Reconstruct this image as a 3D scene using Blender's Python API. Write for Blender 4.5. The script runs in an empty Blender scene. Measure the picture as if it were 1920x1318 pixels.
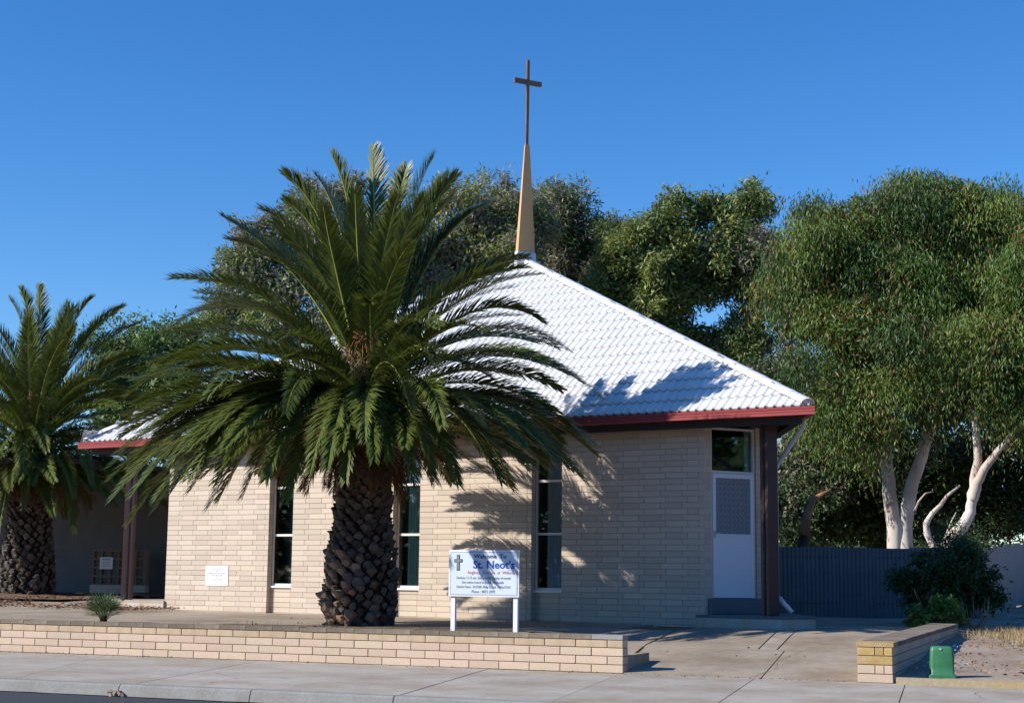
import bpy, bmesh, math, random
import numpy as np
from mathutils import Vector, Matrix, noise
R = math.radians
random.seed(7); rng = np.random.default_rng(7)
scene = bpy.context.scene
C = scene.collection

# ------------------------------------------------------------------ camera
FPX, HCAM = 2904.5, 1.161
RT = Vector((0.92912068, 0.36961415, 0.010961)); UP = Vector((0.04239313, -0.13591922, 0.9898125))
FW = Vector((-0.36733851, 0.91919059, 0.14195446))
cam_data = bpy.data.cameras.new('camera'); cam = bpy.data.objects.new('camera', cam_data); C.objects.link(cam)
cam.matrix_world = Matrix(((RT.x, UP.x, -FW.x, 0), (RT.y, UP.y, -FW.y, 0), (RT.z, UP.z, -FW.z, HCAM), (0, 0, 0, 1)))
cam_data.sensor_width = 36; cam_data.lens = FPX/1920*36; cam_data.clip_end = 3000; cam_data.clip_start = .1
scene.camera = cam
# ------------------------------------------------------------------ sky and sun
SUN_TO = Vector((-1.016, -0.831, 0.82)).normalized()
SUN_EL = math.asin(SUN_TO.z); SUN_AZ = math.atan2(SUN_TO.x, SUN_TO.y)
world = bpy.data.worlds.new('World'); scene.world = world; world.use_nodes = True
wn = world.node_tree; bg = wn.nodes['Background']
sky = wn.nodes.new('ShaderNodeTexSky'); sky.sky_type = 'NISHITA'; sky.sun_disc = False
sky.sun_elevation = SUN_EL; sky.sun_rotation = SUN_AZ
sky.altitude = 0; sky.air_density = 1.0; sky.dust_density = 0.0; sky.ozone_density = 6.0
hs = wn.nodes.new('ShaderNodeHueSaturation'); hs.inputs['Saturation'].default_value = 1.22; hs.inputs['Hue'].default_value = .506
wn.links.new(sky.outputs[0], hs.inputs['Color']); wn.links.new(hs.outputs[0], bg.inputs[0]); bg.inputs[1].default_value = 0.132
sd = bpy.data.lights.new('sun', 'SUN'); sd.energy = 5.0; sd.angle = R(0.53); sd.color = (1, .955, .89)
sun = bpy.data.objects.new('sun', sd); C.objects.link(sun)
sun.rotation_euler = SUN_TO.to_track_quat('Z', 'Y').to_euler()
vs = scene.view_settings; vs.view_transform = 'Standard'; vs.look = 'None'; vs.gamma = 1; vs.exposure = .34
vs.use_curve_mapping = False

# ------------------------------------------------------------------ helpers
def at(u, v, D):           # point seen at (u,v) of the 1920 px photograph, D metres deep
    return Vector((0, 0, HCAM)) + (FW + RT*((u-960)/FPX) - UP*((v-659)/FPX))*D
def on_ground(u, v, z):
    r = FW + RT*((u-960)/FPX) - UP*((v-659)/FPX); return Vector((0, 0, HCAM)) + r*((z-HCAM)/r.z)
def smooth(a, b, x):
    t = min(1, max(0, (x-a)/(b-a))); return t*t*(3-2*t)

def mat(name, col, rough=.7, var=0, nscale=3, namt=0, bump=0, bscale=60, metal=0, spec=.5, col2=None, detail=4,
        stretch=None, transl=0, hsv=0, coord='Object', b2=None):
    m = bpy.data.materials.new(name); m.use_nodes = True; nt = m.node_tree; N = nt.nodes; L = nt.links
    p = N['Principled BSDF']; p.inputs['Roughness'].default_value = rough; p.inputs['Metallic'].default_value = metal
    p.inputs['Specular IOR Level'].default_value = spec
    tc = N.new('ShaderNodeTexCoord'); src = tc.outputs[coord]
    if coord == 'World':
        pass
    geo = N.new('ShaderNodeNewGeometry')
    if stretch:
        mp = N.new('ShaderNodeMapping'); L.new(src, mp.inputs[0]); mp.inputs['Scale'].default_value = stretch; src = mp.outputs[0]
    last = N.new('ShaderNodeRGB'); last.outputs[0].default_value = (*col, 1); last = last.outputs[0]
    if namt and col2:
        nz = N.new('ShaderNodeTexNoise'); nz.inputs['Scale'].default_value = nscale; nz.inputs['Detail'].default_value = detail
        L.new(src, nz.inputs[0])
        mr = N.new('ShaderNodeMapRange'); mr.inputs[1].default_value = .38; mr.inputs[2].default_value = .68; mr.inputs[4].default_value = namt
        L.new(nz.outputs[0], mr.inputs[0])
        mx = N.new('ShaderNodeMix'); mx.data_type = 'RGBA'; L.new(mr.outputs[0], mx.inputs[0]); L.new(last, mx.inputs[6]); mx.inputs[7].default_value = (*col2, 1)
        last = mx.outputs[2]
    if var or hsv:
        oi = N.new('ShaderNodeObjectInfo'); ad = N.new('ShaderNodeMath'); ad.operation = 'ADD'
        L.new(oi.outputs['Random'], ad.inputs[0]); L.new(geo.outputs['Random Per Island'], ad.inputs[1])
        fr = N.new('ShaderNodeMath'); fr.operation = 'FRACT'; L.new(ad.outputs[0], fr.inputs[0])
        hs = N.new('ShaderNodeHueSaturation'); L.new(last, hs.inputs['Color'])
        m1 = N.new('ShaderNodeMapRange'); m1.inputs[3].default_value = 1-var; m1.inputs[4].default_value = 1+var
        L.new(fr.outputs[0], m1.inputs[0]); L.new(m1.outputs[0], hs.inputs['Value'])
        if hsv:
            f2 = N.new('ShaderNodeMath'); f2.operation = 'MULTIPLY'; f2.inputs[1].default_value = 7.31; L.new(fr.outputs[0], f2.inputs[0])
            f3 = N.new('ShaderNodeMath'); f3.operation = 'FRACT'; L.new(f2.outputs[0], f3.inputs[0])
            m2 = N.new('ShaderNodeMapRange'); m2.inputs[3].default_value = .5-hsv; m2.inputs[4].default_value = .5+hsv
            L.new(f3.outputs[0], m2.inputs[0]); L.new(m2.outputs[0], hs.inputs['Hue'])
        last = hs.outputs[0]
    if b2:   # fine mottling of value
        n2 = N.new('ShaderNodeTexNoise'); n2.inputs['Scale'].default_value = b2[0]; n2.inputs['Detail'].default_value = 6; n2.inputs['Roughness'].default_value = .7
        L.new(src, n2.inputs[0]); m3 = N.new('ShaderNodeMapRange'); m3.inputs[1].default_value = .3; m3.inputs[2].default_value = .7
        m3.inputs[3].default_value = 1-b2[1]; m3.inputs[4].default_value = 1+b2[1]; L.new(n2.outputs[0], m3.inputs[0])
        vm = N.new('ShaderNodeVectorMath'); vm.operation = 'SCALE'; L.new(last, vm.inputs[0]); L.new(m3.outputs[0], vm.inputs['Scale'])
        last = vm.outputs[0]
    L.new(last, p.inputs['Base Color'])
    if bump:
        nb = N.new('ShaderNodeTexNoise'); nb.inputs['Scale'].default_value = bscale; nb.inputs['Detail'].default_value = 5
        L.new(src, nb.inputs[0]); bp = N.new('ShaderNodeBump'); bp.inputs['Strength'].default_value = bump; bp.inputs['Distance'].default_value = .01
        L.new(nb.outputs[0], bp.inputs['Height']); L.new(bp.outputs[0], p.inputs['Normal'])
    if transl:
        tr = N.new('ShaderNodeBsdfTranslucent'); L.new(last, tr.inputs[0])
        ms = N.new('ShaderNodeMixShader'); ms.inputs[0].default_value = transl
        L.new(p.outputs[0], ms.inputs[1]); L.new(tr.outputs[0], ms.inputs[2]); L.new(ms.outputs[0], N['Material Output'].inputs[0])
    return m

M = {}
M['brick'] = mat('cream_brick', (.57, .475, .38), .85, var=.09, nscale=7, namt=.5, col2=(.58, .465, .35), bump=.25, bscale=90, spec=.2, b2=(40, .08), hsv=.008)
M['brick_street'] = mat('cream_block', (.56, .445, .34), .85, var=.07, nscale=3.1, namt=.6, col2=(.54, .40, .285), bump=.25, bscale=80, spec=.2, b2=(35, .09), hsv=.008)
M['brick_lichen'] = mat('lichened_block', (.48, .35, .19), .9, var=.12, nscale=6, namt=.9, col2=(.40, .27, .075), bump=.3, bscale=80, spec=.15, b2=(35, .15))
M['brick_top'] = mat('stained_top_block', (.53, .405, .29), .85, var=.08, nscale=2.6, namt=.65, col2=(.35, .25, .125), bump=.25, bscale=80, spec=.2, b2=(35, .09), stretch=(1.6, 1, .4))
M['mortar'] = mat('mortar', (.38, .31, .235), .95, nscale=5, namt=.5, col2=(.42, .35, .27), spec=.1)
M['mortar_street'] = mat('brown_mortar', (.20, .125, .06), .95, nscale=5, namt=.6, col2=(.3, .22, .12), spec=.1)
M['coping'] = mat('stained_coping', (.18, .14, .10), .9, var=.2, nscale=6, namt=.8, col2=(.29, .25, .20), bump=.35, bscale=70, spec=.2, b2=(50, .2))
M['coping_new'] = mat('grey_coping', (.28, .275, .265), .85, nscale=5, namt=.6, col2=(.34, .35, .35), bump=.3, bscale=70, spec=.2, b2=(50, .12))
M['conc'] = mat('footpath_concrete', (.41, .365, .31), .9, var=.06, nscale=1.1, namt=.9, col2=(.31, .255, .19), bump=.2, bscale=120, spec=.2, b2=(5, .15), stretch=(1, 1, 1))
M['conc2'] = mat('drive_concrete', (.37, .305, .23), .9, var=.07, nscale=.9, namt=.95, col2=(.25, .19, .13), bump=.2, bscale=120, spec=.2, b2=(6, .18))
M['trench'] = mat('patched_concrete', (.39, .33, .26), .9, nscale=3, namt=.9, col2=(.27, .21, .15), bump=.5, bscale=40, spec=.2, b2=(24, .2))
M['kerb'] = mat('kerb_concrete', (.27, .265, .25), .9, var=.08, nscale=2.2, namt=.7, col2=(.20, .185, .16), bump=.4, bscale=60, spec=.2, b2=(30, .16))
M['step'] = mat('step_concrete', (.50, .47, .42), .9, nscale=2.6, namt=.75, col2=(.48, .33, .18), bump=.2, bscale=80, spec=.2, b2=(20, .12))
M['step_dark'] = mat('dark_step', (.16, .17, .175), .8, nscale=3, namt=.6, col2=(.11, .12, .13), spec=.3)
M['asphalt'] = mat('asphalt', (.047, .048, .053), .85, nscale=30, namt=.6, col2=(.075, .075, .08), bump=.5, bscale=160, spec=.3, b2=(200, .35))
M['dirt'] = mat('sandy_ground', (.37, .30, .235), .95, nscale=.9, namt=.8, col2=(.25, .18, .125), bump=.6, bscale=25, spec=.1, b2=(9, .22))
M['mulch'] = mat('bark_mulch', (.20, .13, .085), .95, nscale=9, namt=.9, col2=(.10, .07, .05), bump=.9, bscale=30, spec=.1, b2=(40, .35))
M['white_tile'] = mat('white_painted_tile', (.72, .725, .74), .5, var=.05, nscale=2.2, namt=.6, col2=(.62, .63, .65), spec=.35)
M['tile_edge'] = mat('grey_tile_edge', (.38, .38, .39), .8, spec=.2)
M['gutter'] = mat('red_gutter_paint', (.30, .046, .045), .42, nscale=3, namt=.4, col2=(.24, .05, .05), spec=.4)
M['beam'] = mat('dark_brown_paint', (.032, .020, .018), .6, nscale=4, namt=.4, col2=(.045, .028, .024), spec=.3)
M['post'] = mat('maroon_brown_paint', (.060, .030, .030), .45, nscale=4, namt=.4, col2=(.045, .025, .025), spec=.4)
M['soffit'] = mat('soffit_board', (.10, .062, .045), .8, spec=.2)
M['door'] = mat('white_door_paint', (.78, .80, .83), .4, nscale=2, namt=.2, col2=(.72, .74, .77), spec=.4)
M['frame'] = mat('cream_frame_paint', (.70, .68, .62), .5, spec=.4)
M['alu'] = mat('aluminium_frame', (.55, .56, .56), .35, metal=.4, spec=.5)
M['sill'] = mat('white_sill', (.82, .82, .80), .5, spec=.3)
M['mesh'] = mat('screen_mesh', (.42, .45, .48), .5, metal=.3)
M['meshback'] = mat('screen_fly_mesh', (.23, .25, .27), .7)
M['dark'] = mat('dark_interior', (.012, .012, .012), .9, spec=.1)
M['curtain'] = mat('teal_curtain', (.36, .58, .55), .8, spec=.1)
M['curtain_w'] = mat('pale_curtain', (.60, .72, .84), .8, spec=.1)
M['spire'] = mat('tan_spire', (.62, .32, .12), .55, nscale=2.5, namt=.5, col2=(.64, .39, .20), spec=.4, b2=(14, .06), stretch=(1, 1, .3))
M['cross'] = mat('bronze_cross', (.13, .075, .05), .45, nscale=6, namt=.6, col2=(.22, .12, .08), spec=.5)
M['pipe'] = mat('grey_downpipe', (.52, .55, .57), .45, spec=.4)
M['whitepipe'] = mat('white_downpipe', (.78, .80, .82), .45, spec=.4)
M['sign'] = mat('sign_face', (.66, .74, .80), .35, nscale=3, namt=.25, col2=(.60, .68, .75), spec=.4)
M['signpost'] = mat('white_post_paint', (.80, .80, .82), .5, spec=.3)
M['navy'] = mat('navy_print', (.02, .03, .09), .5)
M['blue'] = mat('blue_print', (.012, .08, .42), .5)
M['redp'] = mat('red_print', (.42, .07, .09), .5)
M['slate'] = mat('slate_print', (.10, .12, .15), .5)
M['greyp'] = mat('grey_print', (.25, .26, .29), .5)
M['plaque'] = mat('marble_plaque', (.80, .82, .86), .4, spec=.4)
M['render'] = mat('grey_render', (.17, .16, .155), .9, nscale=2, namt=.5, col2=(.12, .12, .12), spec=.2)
M['breeze'] = mat('breeze_block', (.24, .18, .12), .9, var=.1, spec=.2)
M['zinc'] = mat('galvanised_sheet', (.16, .16, .165), .6, var=.10, nscale=1.4, namt=.6, col2=(.095, .095, .095), metal=.0, spec=.5, b2=(7, .08))
M['zincpale'] = mat('pale_painted_sheet', (.34, .325, .30), .6, nscale=1.4, namt=.5, col2=(.27, .26, .24), spec=.3)
M['rail'] = mat('fence_rail', (.10, .08, .06), .8)
M['green'] = mat('green_plastic', (.045, .195, .085), .45, nscale=5, namt=.5, col2=(.06, .21, .105), b2=(12, .15), spec=.5)
M['frond'] = mat('palm_leaf', (.115, .145, .028), .42, var=.30, hsv=.018, transl=.26, spec=.55)
M['rachis'] = mat('palm_rachis', (.36, .38, .08), .5, spec=.4)
M['deadfrond'] = mat('dead_palm_leaf', (.16, .085, .04), .8, var=.3, hsv=.01, transl=.1, spec=.2)
M['stalk'] = mat('orange_stalk', (.40, .15, .035), .6, var=.2)
M['tanstalk'] = mat('tan_fruit_stalk', (.34, .24, .11), .7, var=.2)
M['boot'] = mat('palm_leaf_base', (.15, .125, .108), .85, var=.5, nscale=14, namt=.8, col2=(.055, .042, .036), bump=.8, bscale=45, spec=.2)
M['bootcut'] = mat('cut_leaf_base', (.34, .24, .165), .85, var=.2, nscale=20, namt=.7, col2=(.2, .12, .08), bump=.5, bscale=60, spec=.2)
M['core'] = mat('palm_fibre', (.035, .026, .02), .95, bump=.8, bscale=40, spec=.1)
def leafmat(name, col, hsv=.02, var=.35, tr=.3, rough=.5, spec=.4): return mat(name, col, rough, var=var, hsv=hsv, transl=tr, spec=spec)
M['euc'] = leafmat('eucalypt_leaf', (.092, .160, .030), .03)
M['euc_light'] = leafmat('young_eucalypt_leaf', (.165, .225, .045), .02)
M['euc_deep'] = leafmat('old_eucalypt_leaf', (.060, .110, .026), .02)
M['mid_leaf'] = leafmat('mid_green_leaf', (.11, .16, .05), .02)
M['euc_rust'] = leafmat('rusty_leaf', (.19, .115, .04), .02)
M['grey_leaf'] = leafmat('grey_green_leaf', (.25, .23, .17), .03)
M['shaded_leaf'] = leafmat('crown_shaded_leaf', (.042, .066, .025), .02)  # green lowered to carry the gum crowns' shade in the leaf colour
M['olive_leaf'] = leafmat('olive_leaf', (.24, .28, .075), .025)
M['pale_leaf'] = leafmat('fresh_green_leaf', (.14, .23, .06), .02)
M['shrub_leaf'] = leafmat('shrub_leaf', (.055, .095, .028), .02)
M['bright_leaf'] = leafmat('bright_leaf', (.14, .24, .05), .02)
M['dry'] = leafmat('dry_grass', (.42, .31, .15), .015, tr=.3)
M['grass'] = leafmat('green_grass', (.10, .20, .035), .015)
M['litter'] = mat('leaf_litter', (.22, .12, .07), .9, var=.5, hsv=.02)
M['paper'] = mat('pale_litter', (.6, .62, .66), .8, var=.2)
M['bark'] = mat('pale_gum_bark', (.66, .60, .54), .8, nscale=2.2, namt=.85, col2=(.42, .29, .21), bump=.4, bscale=14, spec=.2, stretch=(1, 1, .35), detail=6)
M['bark_dark'] = mat('dark_bark', (.085, .065, .05), .9, nscale=5, namt=.6, col2=(.05, .04, .035), bump=.6, bscale=20, spec=.1)
M['stump'] = mat('torn_wood', (.42, .20, .085), .85, nscale=9, namt=.9, col2=(.12, .07, .045), bump=.7, bscale=30, stretch=(1, 1, .3))
M['glass'] = mat('window_glass', (.01, .012, .013), .03, spec=.6)
gn = M['glass'].node_tree
_tr = gn.nodes.new('ShaderNodeBsdfTransparent'); _tr.inputs[0].default_value = (.90, .94, .94, 1)
_gl = gn.nodes.new('ShaderNodeBsdfGlossy'); _gl.inputs['Roughness'].default_value = .02
_fr = gn.nodes.new('ShaderNodeFresnel'); _fr.inputs[0].default_value = 1.55
_ms = gn.nodes.new('ShaderNodeMixShader'); gn.links.new(_fr.outputs[0], _ms.inputs[0]); gn.links.new(_tr.outputs[0], _ms.inputs[1]); gn.links.new(_gl.outputs[0], _ms.inputs[2])
gn.links.new(_ms.outputs[0], gn.nodes['Material Output'].inputs[0])

def link(name, me, m=None, parent=None, loc=None, rot=None):
    o = bpy.data.objects.new(name, me); C.objects.link(o)
    if m is not None and me is not None:
        for x in (m if isinstance(m, (list, tuple)) else [m]): me.materials.append(x)
    if parent: o.parent = parent
    if loc is not None: o.location = loc
    if rot is not None: o.rotation_euler = rot
    return o
def tag(o, label=None, cat=None, group=None, kind=None):
    for k, v in (('label', label), ('category', cat), ('group', group), ('kind', kind)):
        if v: o[k] = v
    return o
def thing(name, label, cat, loc=(0, 0, 0), rz=0, group=None):
    o = link(name, None, None, None, loc, (0, 0, rz)); return tag(o, label, cat, group)
def mesh(name, verts, faces, smooth_=False):
    me = bpy.data.meshes.new(name); me.from_pydata([tuple(v) for v in verts], [], faces)
    if smooth_: me.polygons.foreach_set('use_smooth', [True]*len(me.polygons))
    return me
def np_mesh(name, V, F, smooth_=False):    # V (n,3), F (m,k)
    me = bpy.data.meshes.new(name); k = F.shape[1]
    me.vertices.add(len(V)); me.vertices.foreach_set('co', V.astype(np.float32).ravel())
    me.loops.add(F.size); me.loops.foreach_set('vertex_index', F.astype(np.int32).ravel())
    me.polygons.add(len(F)); me.polygons.foreach_set('loop_start', np.arange(0, F.size, k, dtype=np.int32))
    if smooth_: me.polygons.foreach_set('use_smooth', np.ones(len(F), bool))
    me.update(calc_edges=True); return me
class MB:
    def __init__(s): s.v = []; s.f = []; s.mi = []
    def box(s, a, b, M4=None, mi=0):
        (x0, y0, z0), (x1, y1, z1) = a, b; n = len(s.v)
        p = [(x0,y0,z0),(x1,y0,z0),(x1,y1,z0),(x0,y1,z0),(x0,y0,z1),(x1,y0,z1),(x1,y1,z1),(x0,y1,z1)]
        if M4: p = [tuple(M4 @ Vector(q)) for q in p]
        s.v += p; s.f += [tuple(n+i for i in q) for q in ((0,3,2,1),(4,5,6,7),(0,1,5,4),(1,2,6,5),(2,3,7,6),(3,0,4,7))]; s.mi += [mi]*6; return s
    def prism(s, poly, z0, z1, mi=0):      # poly ccw in xy
        n = len(s.v); k = len(poly)
        z0f = z0 if callable(z0) else (lambda x, y: z0); z1f = z1 if callable(z1) else (lambda x, y: z1)
        s.v += [(x, y, z0f(x, y)) for x, y in poly]+[(x, y, z1f(x, y)) for x, y in poly]
        s.f += [tuple(n+i for i in reversed(range(k))), tuple(n+k+i for i in range(k))]
        s.f += [(n+i, n+(i+1) % k, n+k+(i+1) % k, n+k+i) for i in range(k)]; s.mi += [mi]*(k+2); return s
    def tube(s, pts, rad, seg=8, caps=True, mi=0):
        n0 = len(s.v); P = [Vector(p) for p in pts]; rr = rad if isinstance(rad, (list, tuple)) else [rad]*len(P)
        prev = None
        for i, p in enumerate(P):
            t = (P[min(i+1, len(P)-1)]-P[max(i-1, 0)]).normalized()
            if prev is None: prev = t.orthogonal().normalized()
            a = (prev-t*prev.dot(t)).normalized(); prev = a; b = t.cross(a)
            for k in range(seg):
                th = 2*math.pi*k/seg; s.v.append(tuple(p+(a*math.cos(th)+b*math.sin(th))*rr[i]))
        for i in range(len(P)-1):
            for k in range(seg):
                a = n0+i*seg+k; b = n0+i*seg+(k+1) % seg; s.f.append((a, b, b+seg, a+seg)); s.mi.append(mi)
        if caps:
            s.f.append(tuple(n0+k for k in reversed(range(seg)))); s.f.append(tuple(n0+(len(P)-1)*seg+k for k in range(seg))); s.mi += [mi]*2
        return s
    def build(s, name, m, parent=None, smooth_=False, loc=None, rot=None):
        me = mesh(name, s.v, s.f, smooth_); o = link(name, me, m, parent, loc, rot)
        if any(s.mi): me.polygons.foreach_set('material_index', s.mi)
        return o
def box_mesh(name, sx, sy, sz, c=0.004):   # centred in x,y,z with a tiny uneven chamfer on the front edges
    b = MB().box((-sx/2, -sy/2, -sz/2), (sx/2, sy/2, sz/2)); me = mesh(name, b.v, b.f); return me

# ------------------------------------------------------------------ ground shape
YW, XW = 17.97, -5.71
def interp(x, xs, ys):
    if x <= xs[0]: return ys[0]
    for i in range(len(xs)-1):
        if x <= xs[i+1]: return ys[i]+(ys[i+1]-ys[i])*(x-xs[i])/(xs[i+1]-xs[i])
    return ys[-1]
def gz(x, y):
    if y < 18.0: return 0.0
    if x > -2.6: z = interp(y, [18, 18.2, 24, 33, 46, 70, 140], [.03, .09, .27, .37, .80, 1.2, 1.8])
    else:
        ramp = interp(y, [18, 22.9, 33, 46, 70, 140], [0, .338, .36, .80, 1.2, 1.8])
        terr = interp(y, [18, 18.16, 33, 46, 70, 140], [.0, .335, .36, .80, 1.2, 1.8])
        w = smooth(-7.3, -8.1, x); z = ramp*(1-w)+terr*w
    z += .16*smooth(-17.5, -20.5, x)*smooth(24.5, 28.5, y)
    return z

def sheet(name, x0, x1, y0, y1, dx, dy, off, m, wob=0, kind='structure'):
    nx = max(1, round((x1-x0)/dx)); ny = max(1, round((y1-y0)/dy)); v = []; f = []
    for j in range(ny+1):
        for i in range(nx+1):
            x = x0+(x1-x0)*i/nx; y = y0+(y1-y0)*j/ny
            v.append((x, y, gz(x, y)+off+(wob*noise.noise(Vector((x*1.3, y*1.3, 0))) if 0 < j < ny else 0)))
    for j in range(ny):
        for i in range(nx):
            a = j*(nx+1)+i; f.append((a, a+1, a+nx+2, a+nx+1))
    o = link(name, mesh(name, v, f, True), m); tag(o, kind=kind); return o

# far ground to the horizon, low
# one ground sheet: plains to the horizon joined round the site
def ground():
    xs = sorted(set([-900, -300, -120, -70]+[round(-60+.5*i, 3) for i in range(0, 161)]+[30, 60, 120, 300, 900]))
    ys = sorted(set([18.0, 18.06, 18.12, 18.2]+[round(18.5+.5*i, 3) for i in range(0, 80)]+[60, 70, 90, 140, 300, 900]))
    v = []; f = []
    for y in ys:
        for x in xs:
            w = .025*noise.noise(Vector((x*.9, y*.9, 3))) if y > 18.5 else 0
            v.append((x, y, gz(x, y)-.03+w))
    n = len(xs)
    for j in range(len(ys)-1):
        for i in range(n-1): a = j*n+i; f.append((a, a+1, a+n+1, a+n))
    k = len(v); v += [(-900, 18.0, -.035), (900, 18.0, -.035), (900, 13.6, -.2), (-900, 13.6, -.2), (900, -900, -.2), (-900, -900, -.2)]
    f += [(k+3, k+2, k+1, k), (k+5, k+4, k+2, k+3)]
    return tag(link('ground', mesh('ground', v, f, True), M['dirt']), kind='structure')
ground()
# road with kerb
b = MB(); YK = 13.72
n0 = 60; vv = []; ff = []
for i in range(n0+1):
    x = -60+120*i/n0
    for j, y in enumerate((-8, 2, 9, 12.5, YK-.30)): vv.append((x, y, -.115-(.05 if j == 4 else 0)*0 + [.02, .08, .05, .01, 0][j]))
for i in range(n0):
    for j in range(4): a = i*5+j; ff.append((a, a+5, a+6, a+1))
tag(link('road', mesh('road', vv, ff, True), M['asphalt']), kind='structure')

# kerb stones, each its own
kerb = tag(link('kerb', None), kind='structure')
kj = [-24, -21.5, -19.0, -16.4, -13.75, -11.33, -9.72, -8.17, -6.6, -4.9, -3.2, -1.5, .2, 1.9, 3.6]
pb = MB().box((-24, YK-.13, -.2), (3.6, YK+.0, -.03)); pb.build('kerb_bed', M['kerb'], kerb)
for i in range(len(kj)-1):
    x0, x1 = kj[i]+.006, kj[i+1]-.006
    n = 6; v = []; f = []
    prof = [(YK-.17, -.118), (YK-.145, -.02), (YK-.12, -.002), (YK, .0), (YK, -.11)]
    for k in range(n+1):
        x = x0+(x1-x0)*k/n; w = noise.noise(Vector((x*3, 0, 0)))*.006
        for (y, z) in prof: v.append((x, y+w, z+w*.5))
    q = len(prof)
    for k in range(n):
        for j in range(q-1): a = k*q+j; f.append((a, a+q, a+q+1, a+1))
    f += [tuple(range(q)), tuple(reversed([n*q+j for j in range(q)]))]
    link('kerb_stone', mesh('kerb_stone', v, f), M['kerb'], kerb)
# broken piece of kerb
bb = MB(); cx = -9.72
for k in range(9):
    bb.box((-.03, -.03, -.02), (.01+random.random()*.02, .01, .01), Matrix.Translation((cx+random.uniform(-.1, .1), YK-.17-random.random()*.03, -.10+random.random()*.04)) @ Matrix.Rotation(random.random()*3, 4, 'Z') @ Matrix.Rotation(random.random(), 4, 'X'))
tag(bb.build('kerb_rubble', M['trench'], kerb), kind='stuff')
# footpath slabs
fp = tag(link('footpath', None), kind='structure')
MB().box((-26, YK+.004, -.06), (6, YW+.01, -.012)).build('slab_bed', M['mortar_street'], fp)
J = [(-21.5, -24.5), (-18.9, -21.6), (-16.4, -18.7), (-13.75, -15.8), (-11.15, -13.1), (-9.62, -10.68), (-8.17, -9.02), (-6.6, -7.45), (-5.05, -5.74), (-3.55, -4.12), (-1.95, -2.42), (-.3, -.6), (1.4, 1.2), (3.1, 3.0), (5, 5)]
def slab(parent, name, quad, m, zf, th=.05, sub=4):
    (a, bq, c, d) = [Vector((*q, 0)) for q in quad]; v = []; f = []; n = sub
    for j in range(n+1):
        for i in range(n+1):
            p = a.lerp(bq, i/n).lerp(d.lerp(c, i/n), j/n); v.append((p.x, p.y, zf(p.x, p.y)))
    for j in range(n):
        for i in range(n): q = j*(n+1)+i; f.append((q, q+1, q+n+2, q+n+1))
    ring = [i for i in range(n+1)]+[j*(n+1)+n for j in range(1, n+1)]+[n*(n+1)+i for i in range(n-1, -1, -1)]+[j*(n+1) for j in range(n-1, 0, -1)]
    k = len(v); v += [(v[i][0], v[i][1], v[i][2]-th) for i in ring]
    for i in range(len(ring)): f.append((ring[(i+1) % len(ring)], ring[i], k+i, k+(i+1) % len(ring)))
    return link(name, mesh(name, v, f), m, parent)
for i in range(len(J)-1):
    g = .006; tilt = random.uniform(-.003, .003)
    slab(fp, 'paving_slab', [(J[i][0]+g, YK+.008), (J[i+1][0]-g, YK+.008), (J[i+1][1]-g, YW-.008), (J[i][1]+g, YW-.008)], M['conc'], lambda x, y, t=tilt: t)
# driveway slabs
dr = tag(link('driveway', None), kind='structure')
D0 = [[(-5.72, YW+.008), (-4.05, YW+.008), (-4.35, 20.75), (-6.3, 20.85)], [(-4.04, YW+.008), (-2.95, YW+.008), (-3.0, 20.68), (-4.34, 20.74)],
      [(-6.3, 20.87), (-4.72, 20.77), (-5.0, 23.4), (-6.42, 22.9)], [(-4.70, 20.77), (-4.47, 20.76), (-4.75, 23.5), (-4.98, 23.41)], [(-4.45, 20.76), (-3.0, 20.70), (-3.0, 24.0), (-4.73, 23.5)],
      [(-6.42, 22.93), (-4.99, 23.43), (-5.5, 29.0), (-6.6, 29.0)], [(-4.97, 23.44), (-4.74, 23.52), (-5.25, 29), (-5.48, 29)], [(-4.72, 23.53), (-3.0, 24.02), (-3.0, 29), (-5.23, 29)],
      [(-7.38, 18.25), (-5.93, 18.35), (-6.32, 20.85), (-7.38, 20.9)], [(-7.4, 20.95), (-6.33, 20.9), (-6.46, 22.9), (-7.4, 22.9)],
      [(-6.6, 29.02), (-3.0, 29.02), (-3.0, 31.5), (-6.6, 31.5)]]
for i, q in enumerate(D0):
    q = [(x+(.004 if k in (0, 3) else -.004) if i not in (3, 6) else x, y+(.005 if k < 2 else -.005)) for k, (x, y) in enumerate(q)]
    slab(dr, 'concrete_slab', q, M['conc2'] if i not in (3, 6) else M['trench'], lambda x, y: gz(x, y)+.012, th=.05, sub=6)
sheet('driveway_bed', -7.3, -2.93, YW+.02, 31.5, .4, .4, -.005, M['mortar_street'])
def crack(name, pts, w, parent, zf):
    v = []; f = []
    P = []
    for i in range(len(pts)-1):
        for k in range(8):
            t = k/8; P.append(((pts[i][0]*(1-t)+pts[i+1][0]*t)+random.gauss(0, .012), (pts[i][1]*(1-t)+pts[i+1][1]*t)+random.gauss(0, .012)))
    P.append(pts[-1])
    for i, (x, y) in enumerate(P):
        a = P[min(i+1, len(P)-1)]; b2 = P[max(i-1, 0)]; d = Vector((a[0]-b2[0], a[1]-b2[1])).normalized(); ww = w*random.uniform(.4, 1.3)
        v += [(x-d.y*ww, y+d.x*ww, zf(x, y)), (x+d.y*ww, y-d.x*ww, zf(x, y))]
    for i in range(len(P)-1): f.append((2*i, 2*i+1, 2*i+3, 2*i+2))
    link(name, mesh(name, v, f), M['mortar_street'], parent)
zc = lambda x, y: gz(x, y)+.016
crack('crack', [(-4.15, 18.0), (-4.05, 18.8), (-4.2, 19.6), (-4.1, 20.7)], .004, dr, zc)
crack('crack', [(-6.2, 21.2), (-5.6, 21.9), (-5.2, 23.0)], .004, dr, zc)
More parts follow.
